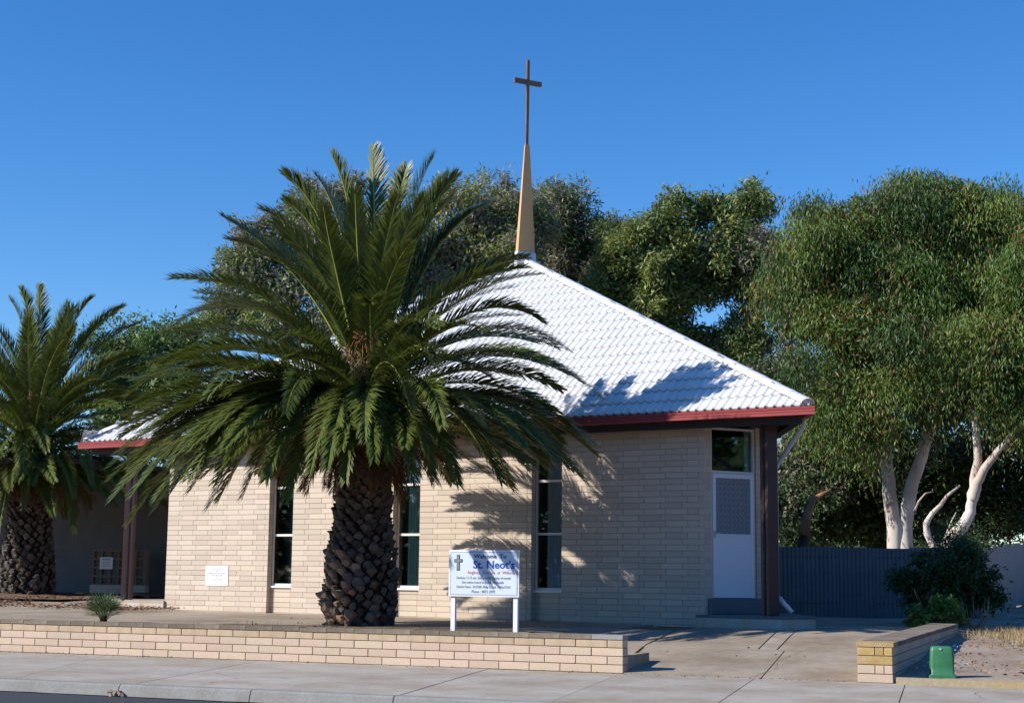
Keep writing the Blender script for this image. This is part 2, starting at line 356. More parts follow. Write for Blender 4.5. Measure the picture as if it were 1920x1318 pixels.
crack('crack', [(-3.9, 22.0), (-3.5, 22.6), (-3.0, 22.9)], .003, dr, zc)
crack('crack', [(-8.9, 13.8), (-9.2, 15.0), (-9.9, 15.6)], .003, fp, lambda x, y: .006)
crack('crack', [(-1.2, 17.8), (-1.6, 16.9), (-1.4, 16.0)], .003, fp, lambda x, y: .006)
# terrace slabs in front of the church
te = tag(link('terrace', None), kind='structure')
xs = [-7.42, -9.0, -10.4, -12.6, -14.9, -17.3, -19.6, -22.2, -25, -28]
for i in range(len(xs)-1):
    for (y0, y1) in ((20.4, 24.3),):
        slab(te, 'concrete_slab', [(xs[i+1]+.005, y0+(.6 if xs[i] < -11 else 0)), (xs[i]-.005, y0+(.6 if xs[i] < -9 else 0)), (xs[i]-.005, 26.9), (xs[i+1]+.005, 26.9)], M['conc2'], lambda x, y: gz(x, y)+.012, sub=8)
for i in range(3, len(xs)-1):
    slab(te, 'concrete_slab', [(xs[i+1]+.005, 18.24), (xs[i]-.005, 18.24), (xs[i]-.005, 20.99), (xs[i+1]+.005, 20.99)], M['conc2'], lambda x, y: gz(x, y)+.012, sub=6)
# garden soil under the palms
sheet('garden_bed', -13.1, -7.4, 18.2, 21.0, .3, .3, .016, M['mulch'], wob=.05)
sheet('mulch_bed', -30, -21.3, 27.5, 33, .4, .4, .03, M['mulch'], wob=.10)

# ------------------------------------------------------------------ street brick wall
BL, CH = .4, .0993
def brick_object(parent, cache, L, D, H, m, loc, rz=0, name='brick'):
    key = (round(L, 3), D, H, m.name)
    if key not in cache:
        x, y, z = L/2, D/2, H/2; c = .004
        b = MB(); n = 0
        b.v = [(-x, y, -z), (x, y, -z), (x, y, z), (-x, y, z), (-x, -y+c, -z), (x, -y+c, -z), (x, -y+c, z), (-x, -y+c, z),
               (-x+c, -y, -z+c), (x-c, -y, -z+c), (x-c, -y, z-c), (-x+c, -y, z-c)]
        b.f = [(8, 9, 10, 11), (4, 5, 9, 8), (5, 6, 10, 9), (6, 7, 11, 10), (7, 4, 8, 11), (0, 4, 7, 3), (5, 1, 2, 6), (7, 6, 2, 3), (0, 1, 5, 4)]
        cache[key] = mesh(name, b.v, b.f); cache[key].materials.append(m)
    o = bpy.data.objects.new(name, cache[key]); C.objects.link(o); o.parent = parent; o.location = loc; o.rotation_euler = (random.gauss(0, .002), 0, rz+random.gauss(0, .002)); return o
cache = {}
gw = thing('garden_wall', 'low cream block wall with stained coping running along the footpath below the palm', 'wall', (XW, YW, 0))
WT = .19
MB().box((-14, .008, -.1), (-.008, WT-.008, 4*CH)).build('wall_core', M['mortar_street'], gw)
for c in range(4):
    z = c*CH+CH/2
    x = 0.0
    first = BL/2 if c % 2 else BL
    first = BL if c % 2 == 0 else BL/2
    xr = 0
    while xr > -13.8:
        L = first if xr == 0 else BL
        if c == 3 and L == BL/2: pass
        brick_object(gw, cache, L-.009, .06, CH-.009, M['brick_top' if c == 3 else 'brick_street'], (xr-L/2, .03+random.gauss(0, .0012), z)); xr -= L
    brick_object(gw, cache, WT-.014, .05, CH-.009, M['brick_street'], (-.025, WT/2+.002, z), math.pi/2)
    # rear face joined
xr = 0; k = 0
while xr > -14:
    L = .4; drop = -.0 ; new = (k == 0) or (xr < -11.15 and xr > -13.6)
    zc = 4*CH+ (.030 if xr > -9.9 else .024)
    v = MB().box((-L/2+.004, -.012, -.0), (L/2-.004, WT+.012, .050 if not new else .053))
    o = v.build('coping_brick', M['coping_new'] if new else M['coping'], gw, loc=(xr-L/2+.0, 0, 4*CH-.001+random.gauss(0, .0015)))
    if k == 0: o.scale = (1.0, 1, 1)
    o.rotation_euler = (random.gauss(0, .004), random.gauss(0, .003), 0)
    xr -= L; k += 1
rb = MB()
for c in range(4):
    xr = -.0
    while xr > -13.8:
        L = BL/2 if (xr == 0 and c % 2) else BL
        rb.box((xr-L+.0045, WT-.03, c*CH+.0045), (xr-.0045, WT+.0, (c+1)*CH-.0045)); xr -= L
tag(rb.build('rear_brick', M['brick_street'], gw), kind='stuff')
# short return kerb behind its end
rk = MB().box((0, 0, -.05), (.10, .95, .20)); tag(rk.build('return_kerb', M['conc2'], None, loc=(XW-.12, YW+WT+.003, 0)), 'short low concrete kerb behind the end of the garden wall', 'kerb')

# ------------------------------------------------------------------ side brick wall by the sandy lot
sw = thing('side_wall', 'low brick wall with lichened yellow end beside the green box', 'wall', (-2.74, 17.90, 0), R(1.0))
SWL, SWW = 8.4, .39
MB().box((-SWW/2+.008, .008, -.05), (SWW/2-.008, SWL-.008, 4*CH)).build('wall_core', M['mortar_street'], sw)
for c in range(4):
    z = c*CH+CH/2; me = M['brick_lichen'] if c >= 2 else M['brick_street']
    if c in (1, 3):
        x = -SWW/2
        for L in (.195, .1, .095): brick_object(sw, cache, L-.008, .06, CH-.009, me, (x+L/2, .03, z)); x += L
    else: brick_object(sw, cache, SWW-.004, .06, CH-.009, me, (0, .03, z))
    y = .0625 if c % 2 else .0625
    off = BL/2 if c % 2 else BL
    while y < SWL-.1:
        L = min(off, SWL-y); off = BL
        brick_object(sw, cache, L-.009, .05, CH-.009, M['brick_street'], (SWW/2-.025, y+L/2, z), math.pi/2)
        if gz(-2.95, 17.9+y) < z+.05: brick_object(sw, cache, L-.009, .05, CH-.009, M['brick_street'], (-SWW/2+.025, y+L/2, z), -math.pi/2)
        y += L
y = 0; k = 0
while y < SWL:
    L = .4; v = MB().box((-SWW/2-.012, .004, 0), (SWW/2+.012, L-.004, .05))
    o = v.build('coping_brick', M['coping'] if k else M['brick_lichen'], sw, loc=(0, y-.012, 4*CH+.001+random.gauss(0, .001))); y += L; k += 1
ed = MB().box((0, 0, -.1), (9.5, .10, .075)).build('edging_strip', M['brick_lichen'], None, loc=(-2.50, 17.80, 0), rot=(0, 0, R(-1.5)))
ed.data.materials.clear(); ed.data.materials.append(mat('lichened_edging', (.36, .30, .21), .9, nscale=1.3, namt=.55, col2=(.36, .25, .07), bump=.5, bscale=30, b2=(20, .15)))
tag(ed, 'low lichened concrete edging strip between sandy lot and footpath', 'edging')

# ------------------------------------------------------------------ green pillar box
gb = thing('service_box', 'green plastic telecom pillar standing on the sandy ground beside the low wall', 'utility box', (-2.06, 18.30, .085), R(12))
def loft(rings, cap=True):
    v = []; f = []; k = len(rings[0])
    for r_ in rings: v += r_
    for i in range(len(rings)-1):
        for j in range(k): a = i*k+j; b2 = i*k+(j+1) % k; f.append((a, b2, b2+k, a+k))
    if cap: f += [tuple(reversed(range(k))), tuple(range((len(rings)-1)*k, len(rings)*k))]
    return v, f
def rrect(w, d, r_, z, dx=0, n=3, zc=0):
    o = []
    for cx_, cy_, a0 in ((w-r_, d-r_, 0), (-w+r_, d-r_, 90), (-w+r_, -d+r_, 180), (w-r_, -d+r_, 270)):
        for i in range(n+1):
            a = R(a0+90*i/n); x = cx_+r_*math.cos(a); y = cy_+r_*math.sin(a); o.append((x+dx, y, z+zc*(1-(x/w)**2)))
    return o
v, f = loft([rrect(.135, .095, .02, -.03), rrect(.135, .095, .02, .012), rrect(.128, .088, .025, .02), rrect(.130, .09, .025, .10), rrect(.122, .084, .025, .27), rrect(.118, .08, .025, .30, zc=.012), rrect(.105, .068, .025, .318, zc=.016)])
link('cover', mesh('cover', v, f, True), M['green'], gb)
v, f = loft([rrect(.150, .11, .02, -.03), rrect(.150, .11, .02, .008)]); link('base', mesh('base', v, f), M['green'], gb)
MB().box((-.012, -.008, 0), (.012, 0, .018)).build('latch', M['pipe'], gb, loc=(-.02, -.083, .285))
MB().box((.112, -.03, .04), (.134, .05, .24)).build('side_rib', M['green'], gb)

# ------------------------------------------------------------------ the church
D_ = .18096; E_ = Vector((math.cos(D_), -math.sin(D_), 0)); N_ = Vector((math.sin(D_), math.cos(D_), 0))
OR = Vector((-12.39573, 25.87415, 0))
CH_ = thing('church', 'cream brick church with white tiled pyramid roof and tan spire', 'church', OR, -D_)
def cw(x, y, z): return OR+E_*x+N_*y+Vector((0, 0, z))
cc = .0993; Z0 = .2716; HT = 3.63; CYC = 4.15
panels = [(-6.0, -3.3), (-2.7, -.3), (.3, 2.7), (3.3, 6.0)]
NC = 34
wall = MB()
for (a, b_) in panels: wall.box((a+.008, .008, .15), (b_-.008, .24, HT))
for rx in (-3.0, 0.0, 3.0):
    wall.box((rx-.30, .118, .15), (rx+.30, .24, .85))
    wall.box((rx-.30, .118, 3.60), (rx+.30, .24, HT))
WO = wall.build('wall', M['mortar'], CH_)
def bond_row(a, b_, c):
    """lengths along a panel for course c"""
    L = b_-a; out = []; x = a
    if c % 2:
        while x < b_-.41: out.append((x, BL)); x += BL
        r = b_-x
        if r > .25: out += [(x, r-.1), (b_-.1, .1)]
        else: out.append((x, r))
    else:
        out.append((x, .3)) ; x += .3; 
        while x < b_-.39: out.append((x, BL)); x += BL
        r = b_-x
        if r > .012: out.append((x, r))
        else: out[-1] = (out[-1][0], out[-1][1]+r)
    return out
cands = []; joined = MB()
for pi, (a, b_) in enumerate(panels):
    for c in range(NC):
        z0 = Z0+c*cc; z1 = min(z0+cc, HT)
        if z1-z0 < .03: continue
        for (x, L) in bond_row(a, b_, c):
            cands.append((x, L, z0, z1))
cands.sort(key=lambda q: -(q[0]+q[1]/2)+.0*q[2])
MO = {}
for i, (x, L, z0, z1) in enumerate(cands):
    pr = random.gauss(0, .0012)
    if i < 292: brick_object(WO, MO, L-.008, .05, z1-z0-.008, M['brick'], (x+L/2, .025+pr, (z0+z1)/2))
    else: joined.box((x+.004, pr, z0+.004), (x+L-.004, .05, z1-.004))
# panel return faces (reveals) and bricks under the windows, top band over them
for (a, b_) in panels:
    for c in range(NC):
        z0 = Z0+c*cc; z1 = min(z0+cc, HT)
        joined.box((b_-.012, .054, z0+.004), (b_+.0, .115, z1-.004))
        joined.box((a, .054, z0+.004), (a+.012, .115, z1-.004))
for rx in (-3.0, 0.0, 3.0):
    for c in range(6):
        z0 = Z0+c*cc; z1 = min(z0+cc, .86)
        joined.box((rx-.296, .108, z0+.004), (rx-.204, .14, z1-.004)); joined.box((rx-.196, .108, z0+.004), (rx+.196, .14, z1-.004)); joined.box((rx+.204, .108, z0+.004), (rx+.296, .14, z1-.004))
# the other walls of the hexagon (mortar box + joined bricks)
hexw = MB()
def wall_run(x0, y0, dx, dy, L, openings=(), nz=0):
    """wall from (x0,y0) along (dx,dy); outward normal to the right of travel"""
    M4 = Matrix.Translation((x0, y0, 0)) @ Matrix(((dx, -dy, 0, 0), (dy, dx, 0, 0), (0, 0, 1, 0), (0, 0, 0, 1)))
    segs = []; s = 0
    for (a, b2) in openings: segs.append((s, a)); s = b2
    segs.append((s, L))
    for (a, b2) in segs:
        hexw.box((a, .008, .15), (b2, .24, HT), M4)
        for c in range(NC):
            z0 = Z0+c*cc; z1 = min(z0+cc, HT)
            if z1-z0 < .03: continue
            x = a; first = True
            while x < b2-.01:
                l = min(BL if not (first and c % 2) else BL/2, b2-x); first = False
                joined.box((x+.004, random.gauss(0, .001), z0+.004), (x+l-.004, .05, z1-.004), M4); x += l
    return M4
ax, ay = 6.0, 0.0; s32 = math.sqrt(3)/2
MC = wall_run(ax, ay, .5, s32, 1.22, openings=((.14, 1.05),))
joined_done = False
p1 = (ax+.61, ay+1.22*s32)
wall_run(p1[0], p1[1], -.5, s32, 12.0)
p2 = (p1[0]-6, p1[1]+12*s32)
wall_run(p2[0], p2[1], -1, 0, 1.22)
p3 = (p2[0]-1.22, p2[1])
wall_run(p3[0], p3[1], -.5, -s32, 12.0)
p4 = (p3[0]-6, p3[1]-12*s32)
wall_run(p4[0], p4[1], .5, -s32, 1.22)
joined.prism([(5.9, .01), (6.0, .004), (6.05, .09), (5.9, .09)], .15, HT)
tag(joined.build('brick_rest', M['brick'], WO), kind='stuff')
hexw.build('rear_wall', M['mortar'], CH_)
# windows
def text(s, size, m, parent, loc, rot=(R(90), 0, 0), sx=1, name='lettering', bold=0, align='CENTER'):
    cu = bpy.data.curves.new(name, 'FONT'); cu.body = s; cu.size = size; cu.align_x = align; cu.extrude = .0006; cu.offset = bold; cu.resolution_u = 2
    tmp = bpy.data.objects.new('tmp', cu); C.objects.link(tmp); bpy.context.view_layer.update()
    me = bpy.data.meshes.new_from_object(tmp.evaluated_get(bpy.context.evaluated_depsgraph_get())); bpy.data.objects.remove(tmp)
    o = link(name, me, None, parent, loc, rot); me.materials.clear(); me.materials.append(m); o.scale = (sx, 1, 1); return o
def window(rx, pale):
    fr = MB(); y0, y1 = .125, .175
    z_ = [.885, 1.835, 2.755, 3.60]
    fr.box((rx-.298, y0, z_[0]), (rx-.262, y1, 3.60)); fr.box((rx+.262, y0, z_[0]), (rx+.298, y1, 3.60))
    for z in (z_[0], z_[1], z_[2], 3.56): fr.box((rx-.26, y0+.003, z-.0), (rx+.26, y1-.003, z+.042))
    w = fr.build('window', M['frame'], CH_)
    for i in range(3):
        zb, zt = z_[i]+.045, (z_[i+1] if i < 2 else 3.56)-.003
        pm = MB(); pm.box((rx-.26, .150, zb), (rx+.26, .154, zt)); pm.build('pane', M['glass'], w)
    MB().box((rx-.31 if rx > -9 else rx, .07, .848), (rx+.297, .19, .884)).build('sill', M['sill'], w)
    # curtain: pleated sheet
    v = []; f = []; n = 28; x0, x1 = rx-.10, rx+.30
    for i in range(n+1):
        x = x0+(x1-x0)*i/n; y = .205+.020*math.sin(i*1.35)+.006*math.sin(i*.5)
        v += [(x, y, .90), (x, y, 3.6)]
    for i in range(n): f.append((2*i, 2*i+2, 2*i+3, 2*i+1))
    link('curtain', mesh('curtain', v, f, True), M['curtain_w' if pale else 'curtain'], w)
    v2 = []; f2 = []
    for i in range(n+1):
        x = rx-.9+.6*i/n; y = .34+.02*math.sin(i*1.35); v2 += [(x, y, .90), (x, y, 3.6)]
    for i in range(n): f2.append((2*i, 2*i+2, 2*i+3, 2*i+1))
    return w
for rx, pale in ((-3.0, 0), (0.0, 0), (3.0, 1)): window(rx, pale)
# interior floor and ceiling so rooms stay dim
MB().prism([(-6, .25), (5.9, .25), (6.3, 1.2), (.6, 11), (-.6, 11), (-6.3, 1.2)], .3, .35).build('floor', M['soffit'], CH_)
# door in the corner wall (frame built in wall space MC)
def mc(mb_): return mb_
df = MB()
df.box((.142, .03, .80), (.178, .10, 3.605), MC); df.box((1.012, .03, .80), (1.048, .10, 3.605), MC)
df.box((.18, .031, 3.565), (1.01, .099, 3.60), MC); df.box((.18, .031, 2.845), (1.01, .099, 2.885), MC)
dfo = df.build('door_frame', M['frame'], CH_)
MB().box((.18, .075, 2.887), (1.01, .080, 3.563), MC).build('pane', M['glass'], dfo)
MB().box((.90, .11, 2.887), (1.0, .16, 3.563), MC).build('curtain', M['curtain'], dfo)
dd = MB()
dd.box((.183, .012, .81), (.245, .045, 2.84), MC); dd.box((.945, .012, .81), (1.007, .045, 2.84), MC)
dd.box((.247, .013, 2.765), (.943, .044, 2.839), MC); dd.box((.247, .013, 1.80), (.943, .044, 1.85), MC); dd.box((.247, .013, .811), (.943, .044, .87), MC)
do = dd.build('door', M['door'], CH_)
MB().box((.245, .018, .87), (.945, .040, 1.80), MC).build('door_panel', M['door'], do)
MB().box((.247, .034, 1.851), (.943, .040, 2.764), MC).build('fly_screen', M['meshback'], do)
# ornamental diamond grille
gr = MB(); cols, rows = 8, 10; gx0, gx1, gz0, gz1 = .25, .94, 1.855, 2.76
dxg = (gx1-gx0)/cols; dzg = (gz1-gz0)/rows
for i in range(cols):
    for j in range(rows):
        cx_, cz_ = gx0+(i+.5)*dxg, gz0+(j+.5)*dzg
        for (sx, sz) in ((1, 1), (1, -1), (-1, 1), (-1, -1)):
            pts = [MC @ Vector((cx_+sx*dxg/2, .027, cz_)), MC @ Vector((cx_+sx*dxg*.17, .020, cz_+sz*dzg*.22)), MC @ Vector((cx_, .027, cz_+sz*dzg/2))]
            gr.tube(pts, .0055, 4, False)
        gr.tube([MC @ Vector((cx_, .026, cz_-.020)), MC @ Vector((cx_, .019, cz_)), MC @ Vector((cx_, .026, cz_+.020))], [.003, .009, .003], 4, False)
gr.build('grille', M['mesh'], do)
hd = MB(); hd.box((.195, -.01, 1.79), (.225, .012, 1.90), MC); hd.box((.205, -.04, 1.855), (.215, -.01, 1.87), MC); hd.box((.205, -.045, 1.855), (.29, -.035, 1.87), MC); hd.build('handle', M['alu'], do)
MB().box((.06, -.10, .555), (1.15, .05, .80), MC).build('door_step', M['step_dark'], CH_)
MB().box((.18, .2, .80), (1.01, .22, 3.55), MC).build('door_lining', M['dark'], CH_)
# porch platforms at the two front corners
for sgn in (1, -1):
    def mir(p): return (p[0]*sgn, p[1])
    poly = [(5.98, -.30 if sgn > 0 else -.05), (7.45, -.30 if sgn > 0 else -.05), (7.75, .35), (6.65, 2.1), (6.2, 1.1)]
    poly = [mir(p) for p in poly]
    if sgn < 0: poly = poly[::-1]
    ot = MB().prism(poly, .1, .50).build('porch_platform', M['step'], CH_)
    cxp = sum(p[0] for p in poly)/5; cyp = sum(p[1] for p in poly)/5
    p2_ = [(cxp+(x-cxp)*1.004, cyp+(y-cyp)*1.004) for x, y in poly]
    MB().prism(p2_, .502, .548).build('porch_slab', M['step_dark'] if sgn > 0 else M['conc'], CH_)
    # corner post
    q = 8.22; px, py = sgn*q*s32, CYC-q*.5
    pm = MB(); Rm = Matrix.Translation((px, py, 0)) @ Matrix.Rotation(R(-30*sgn), 4, 'Z')
    pm.box((-.10, -.10, .549), (.10, .10, 3.62), Rm)
    pm.build('post', M['post'], CH_)
    MB().box((-.02, .103, .549), (.02, .112, 3.6), Rm @ Matrix.Rotation(R(180), 4, 'Z')).build('post_trim', M['beam'], CH_)
# eaves: roof triangle ring
RI = 4.70   # inradius at the gutter line
def tri(rin, z): # corners front-right, back, front-left
    q = 2*rin; return [Vector((q*s32, CYC-q*.5, z)), Vector((0, CYC+q, z)), Vector((-q*s32, CYC-q*.5, z))]
def ring_band(name, prof, m, parent):   # prof list of (inradius, z)
    v = []; f = []
    for (ri, z) in prof: v += [tuple(p) for p in tri(ri, z)]
    n = len(prof)
    for i in range(n-1):
        for k in range(3): a = i*3+k; b2 = i*3+(k+1) % 3; f.append((a, b2, b2+3, a+3))
    return link(name, mesh(name, v, f), m, parent)
zg = 3.645
RO = tri(RI-.06, 3.80)
AP = Vector((-.02, CYC, 7.66))
deck = mesh('roof', [*[tuple(p+Vector((0, 0, -.06))) for p in RO], tuple(AP+Vector((0, 0, -.10)))], [(2, 0, 3), (0, 1, 3), (1, 2, 3)])
RF = link('roof', deck, M['white_tile'], CH_)
ring_band('gutter', [(RI-.10, zg+.006), (RI-.02, zg), (RI, zg+.012), (RI, zg+.045), (RI-.008, zg+.052), (RI-.008, zg+.058), (RI, zg+.065), (RI, zg+.088), (RI-.008, zg+.095), (RI+.0, zg+.102), (RI+.004, zg+.14), (RI-.012, zg+.14), (RI-.014, zg+.11), (RI-.13, zg+.10)], M['gutter'], CH_)
ring_band('fascia_beam', [(RI-.30, 3.54), (RI-.16, 3.54), (RI-.16, zg+.004), (RI-.30, zg+.004)], M['beam'], CH_)
ring_band('soffit', [(3.9, 3.625), (RI-.12, 3.625), (RI-.12, 3.64), (3.9, 3.64)], M['soffit'], CH_)
MB().prism([tuple(p.xy) for p in tri(4.0, 0)], 3.642, 3.66).build('ceiling', M['soffit'], CH_)
# tiles
run = math.hypot(AP.y-RO[0].y, AP.z-RO[0].z)
def tile_geo(W=.30, gauge=.32):
    cols = []; k = 16
    for i in range(k+1):
        x = W*i/k; t = (x % .15)/.15
        h = .036*max(0, math.sin(math.pi*min(1, max(0, (t-.5)/.42))))
        cols.append((x, h))
    return cols
TC = tile_geo()
sl = Vector((0, AP.y-RO[0].y, AP.z-RO[0].z)).normalized(); nr = Vector((0, -sl.z, sl.y)); ex = Vector((1, 0, 0))
P0 = Vector((0, RO[0].y, RO[0].z))
halfW = RO[0].x; gauge = .32; nrow = int(run/gauge)+1
def tile_verts():
    v = []; f = []
    for (x, h) in TC: v += [(x, -.012, h-.004), (x, -.012, h+.030), (x, gauge+.03, h+.000)]
    for i in range(len(TC)-1):
        a = 3*i; f += [(a, a+3, a+4, a+1), (a+1, a+4, a+5, a+2)]
    return v, f
tv, tf = tile_verts()
tile_me = mesh('tile', tv, tf, True); tile_me.materials.append(M['white_tile']); tile_me.materials.append(M['tile_edge'])
tmi = [1 if i % 2 == 0 else 0 for i in range(len(tf))]; tile_me.polygons.foreach_set('material_index', tmi)
face_rot = Matrix((( 1, 0, 0, 0), (0, sl.y, nr.y, 0), (0, sl.z, nr.z, 0), (0, 0, 0, 1)))
def clip_tile(x0, s0):
    bm = bmesh.new(); bm.from_mesh(tile_me)
    # hip lines: |x - AP.x*(s/run)| <= halfW*(1-s/run)
    for sg in (1, -1):
        pa = Vector((sg*halfW, 0, 0))-Vector((x0, s0, 0)); pb = Vector((AP.x, run, 0))-Vector((x0, s0, 0))
        d = (pb-pa).normalized(); nn = Vector((d.y, -d.x, 0))*(1 if sg > 0 else -1)
        if nn.x*sg < 0: nn = -nn
        bmesh.ops.bisect_plane(bm, geom=bm.verts[:]+bm.edges[:]+bm.faces[:], plane_co=pa, plane_no=nn, clear_outer=True)
    return bm
ntile = 0; rest = MB()
for r_ in range(nrow):
    s0 = r_*gauge; hw = halfW*(1-s0/run); cxr = AP.x*s0/run
    i0 = math.floor((cxr-hw)/.3); i1 = math.ceil((cxr+hw)/.3)
    hwt = halfW*(1-(s0+gauge+.03)/run)
    for i in range(i0, i1):
        x0 = i*.3
        inside = (x0 > cxr-hwt) and (x0+.3 < cxr+hwt)
        base = P0+ex*x0+sl*s0+nr*random.gauss(0, .0012)
        if ntile < 296:
            if inside: me_ = tile_me
            else:
                bm = clip_tile(x0, s0)
                if len(bm.faces) == 0: bm.free(); continue
                me_ = bpy.data.meshes.new('tile'); bm.to_mesh(me_); bm.free(); me_.materials.append(M['white_tile']); me_.materials.append(M['tile_edge'])
            o = bpy.data.objects.new('tile', me_); C.objects.link(o); o.parent = RF
            o.matrix_local = Matrix.Translation(base) @ face_rot @ Matrix.Rotation(random.gauss(0, .003), 4, 'Z'); ntile += 1
        else:
            if inside: vs_, fs_, ms_ = tv, tf, tmi
            else:
                bm = clip_tile(x0, s0); bm.verts.index_update(); vs_ = [tuple(q.co) for q in bm.verts]; fs_ = [tuple(q.index for q in fc.verts) for fc in bm.faces]; ms_ = [fc.material_index for fc in bm.faces]; bm.free()
            n = len(rest.v); T = Matrix.Translation(base) @ face_rot
            rest.v += [tuple(T @ Vector(q)) for q in vs_]; rest.f += [tuple(n+j for j in q) for q in fs_]; rest.mi += ms_
tag(rest.build('tile_rest', [M['white_tile'], M['tile_edge']], RF, True), kind='stuff')
# rear faces: same tiling, joined
rear = MB()
for r_ in range(nrow):
    s0 = r_*gauge; hw = halfW*(1-s0/run)
    for i in range(math.floor(-hw/.3), math.ceil(hw/.3)):
        x0 = i*.3
        if x0 < -hw or x0+.3 > hw+.1: continue
        T = Matrix.Translation(P0+ex*x0+sl*s0) @ face_rot; n = len(rear.v)
        rear.v += [tuple(T @ Vector(q)-Vector((0, CYC, 0))) for q in tv]; rear.f += [tuple(n+j for j in q) for q in tf]; rear.mi += [0]*len(tf)
for k_ in (1, 2):
    tag(rear.build('rear_tile', M['white_tile'], RF, True, loc=(0, CYC, 0), rot=(0, 0, R(120*k_))), kind='stuff') if k_ == 1 else None
o2 = bpy.data.objects.new('rear_tile', bpy.data.objects['rear_tile'].data); C.objects.link(o2); o2.parent = RF; o2.location = (0, CYC, 0); o2.rotation_euler = (0, 0, R(240)); tag(o2, kind='stuff')
# hip caps
capv = []; capf = []; n = 8
for j, (yy, sc) in enumerate(((0, 1.0), (.06, 1.02), (.46, .95))):
    for i in range(n+1):
        a = math.pi*i/n; capv.append((-.135*sc*math.cos(a), yy, .085*sc*math.sin(a)-.03))
for j in range(2):
    for i in range(n): a = j*(n+1)+i; capf.append((a, a+1, a+n+2, a+n+1))
capf.append(tuple(range(n+1)))
cap_me = mesh('hip_tile', capv, capf, True); cap_me.materials.append(M['white_tile'])
for c_ in RO:
    vec = AP-c_; Lh = vec.length; y_ = vec.normalized(); x_ = y_.cross(Vector((0, 0, 1))).normalized(); z_ = x_.cross(y_)
    k = 0; s = .05
    while s < Lh-.12:
        p = c_+y_*s+z_*.045
        o = bpy.data.objects.new('hip_tile', cap_me); C.objects.link(o); o.parent = RF
        o.matrix_local = Matrix(((x_.x, y_.x, z_.x, p.x), (x_.y, y_.y, z_.y, p.y), (x_.z, y_.z, z_.z, p.z), (0, 0, 0, 1))) @ Matrix.Rotation(random.gauss(0, .012), 4, 'Z')
        s += .40
# spire
def tri_ring(cx_, cy_, z, side, inv=True):
    r_ = side/math.sqrt(3); return [(cx_+r_*math.cos(R(a)), cy_+r_*math.sin(R(a)), z) for a in (-90, 30, 150)]
def chamf(ring_, t=.12):
    o = []
    for i in range(3):
        p, a, b2 = Vector(ring_[i]), Vector(ring_[(i+2) % 3]), Vector(ring_[(i+1) % 3]); o += [tuple(p.lerp(a, t)), tuple(p.lerp(b2, t))]
    return o
bx, by = AP.x-.09, AP.y
ringsS = [tri_ring(bx, by, 7.30, .66), tri_ring(bx+.005, by, 7.88, .565)]
v, f = loft([chamf(q) for q in ringsS]); link('spire_base', mesh('spire_base', v, f), M['white_tile'], CH_)
ringsS = [tri_ring(bx+.002, by, 7.70, .56), tri_ring(bx+.065, by, 10.20, .15), tri_ring(bx+.067, by, 10.28, .05)]
v, f = loft([chamf(q) for q in ringsS]); sp = link('spire', mesh('spire', v, f), M['spire'], CH_)
cr = MB(); Rx = Matrix.Translation((bx+.067, by, 10.24)) @ Matrix.Rotation(R(60), 4, 'Z') @ Matrix.Rotation(R(.5), 4, 'Y') @ Matrix.Translation((0, 0, -10.24))
cr.box((-.030, -.030, 10.24), (.030, .030, 12.11), Rx)
cro = cr.build('cross_upright', M['cross'], sp)
MB().box((-.33, -.032, 11.57), (.33, .032, 11.67), Rx).build('cross_arm', M['cross'], sp)
# downpipe
dp = MB(); Pc = tri(RI-.06, 0)[0]
gdir = Vector((-.5, s32, 0))
ppt = [Pc+gdir*.55+Vector((-.02, 0, 3.66)), Pc+gdir*.55+Vector((-.02, 0, 3.52)), Pc+gdir*.62+Vector((-.10, .02, 3.43)), Vector((7.06, .62, 3.02)), Vector((7.02, .56, 2.9)), Vector((7.02, .56, .75))]
dp.tube(ppt, .040, 10); dp.build('downpipe', M['pipe'], CH_, True)
ds = MB(); ds.tube([Vector((7.16, .30, .84)), Vector((7.24, .35, .72)), Vector((7.34, .40, .60))], [.038, .04, .04], 8); ds.build('drain_spout', M['whitepipe'], CH_, True)
# foundation plaque
pl = MB().box((-.298, -.012, 0), (.298, 0, .392)).build('foundation_plaque', M['plaque'], CH_, loc=(-4.60, 0, .868))
for i, (s, hh) in enumerate((('TO THE GLORY OF GOD', .335-.03), ('AND', .30-.03), ('IN MEMORY OF GEORGE STIRLING', .262-.03), ('THIS STONE WAS LAID', .224-.03), ('BY', .188-.03), ('E. S. TRAEGER ESQ.', .152-.03), ('AUGUST 9TH, 1970', .114-.03))):
    text(s, .030, M['greyp'], pl, (0, -.0135, hh), sx=.95)

# ------------------------------------------------------------------ welcome sign
SY = 20.3
sg = thing('church_sign', 'white welcome sign board on two white posts behind the garden wall', 'sign', (-8.50, SY, 0), 0)
for x in (-.475, .475): MB().box((x-.032, .012, .2), (x+.032, .07, .90)).build('post', M['signpost'], sg)
MB().box((-.535, -.012, .84), (.535, .010, 1.489)).build('frame', M['signpost'], sg)
BD = MB().box((-.515, -.016, .86), (.515, -.0122, 1.468)).build('board', M['sign'], sg)
bl = MB(); 
for (a, b_) in (((-.505, -.0172, .868), (.505, -.0162, .871)), ((-.505, -.0172, 1.457), (.505, -.0162, 1.460)), ((-.505, -.0172, .871), (-.502, -.0162, 1.457)), ((.502, -.0172, .871), (.505, -.0162, 1.457))): bl.box(a, b_)
bl.build('border_line', M['navy'], BD)
yt = -.0178
text('Welcome  To', .082, M['navy'], BD, (.10, yt, 1.375), sx=1.05, bold=.002)
text("St. Neot's", .150, M['blue'], BD, (.155, yt, 1.235), sx=1.06, bold=.004)
text('Anglican  Diocese  of  Willochra', .062, M['redp'], BD, (.135, yt, 1.155), sx=.93)
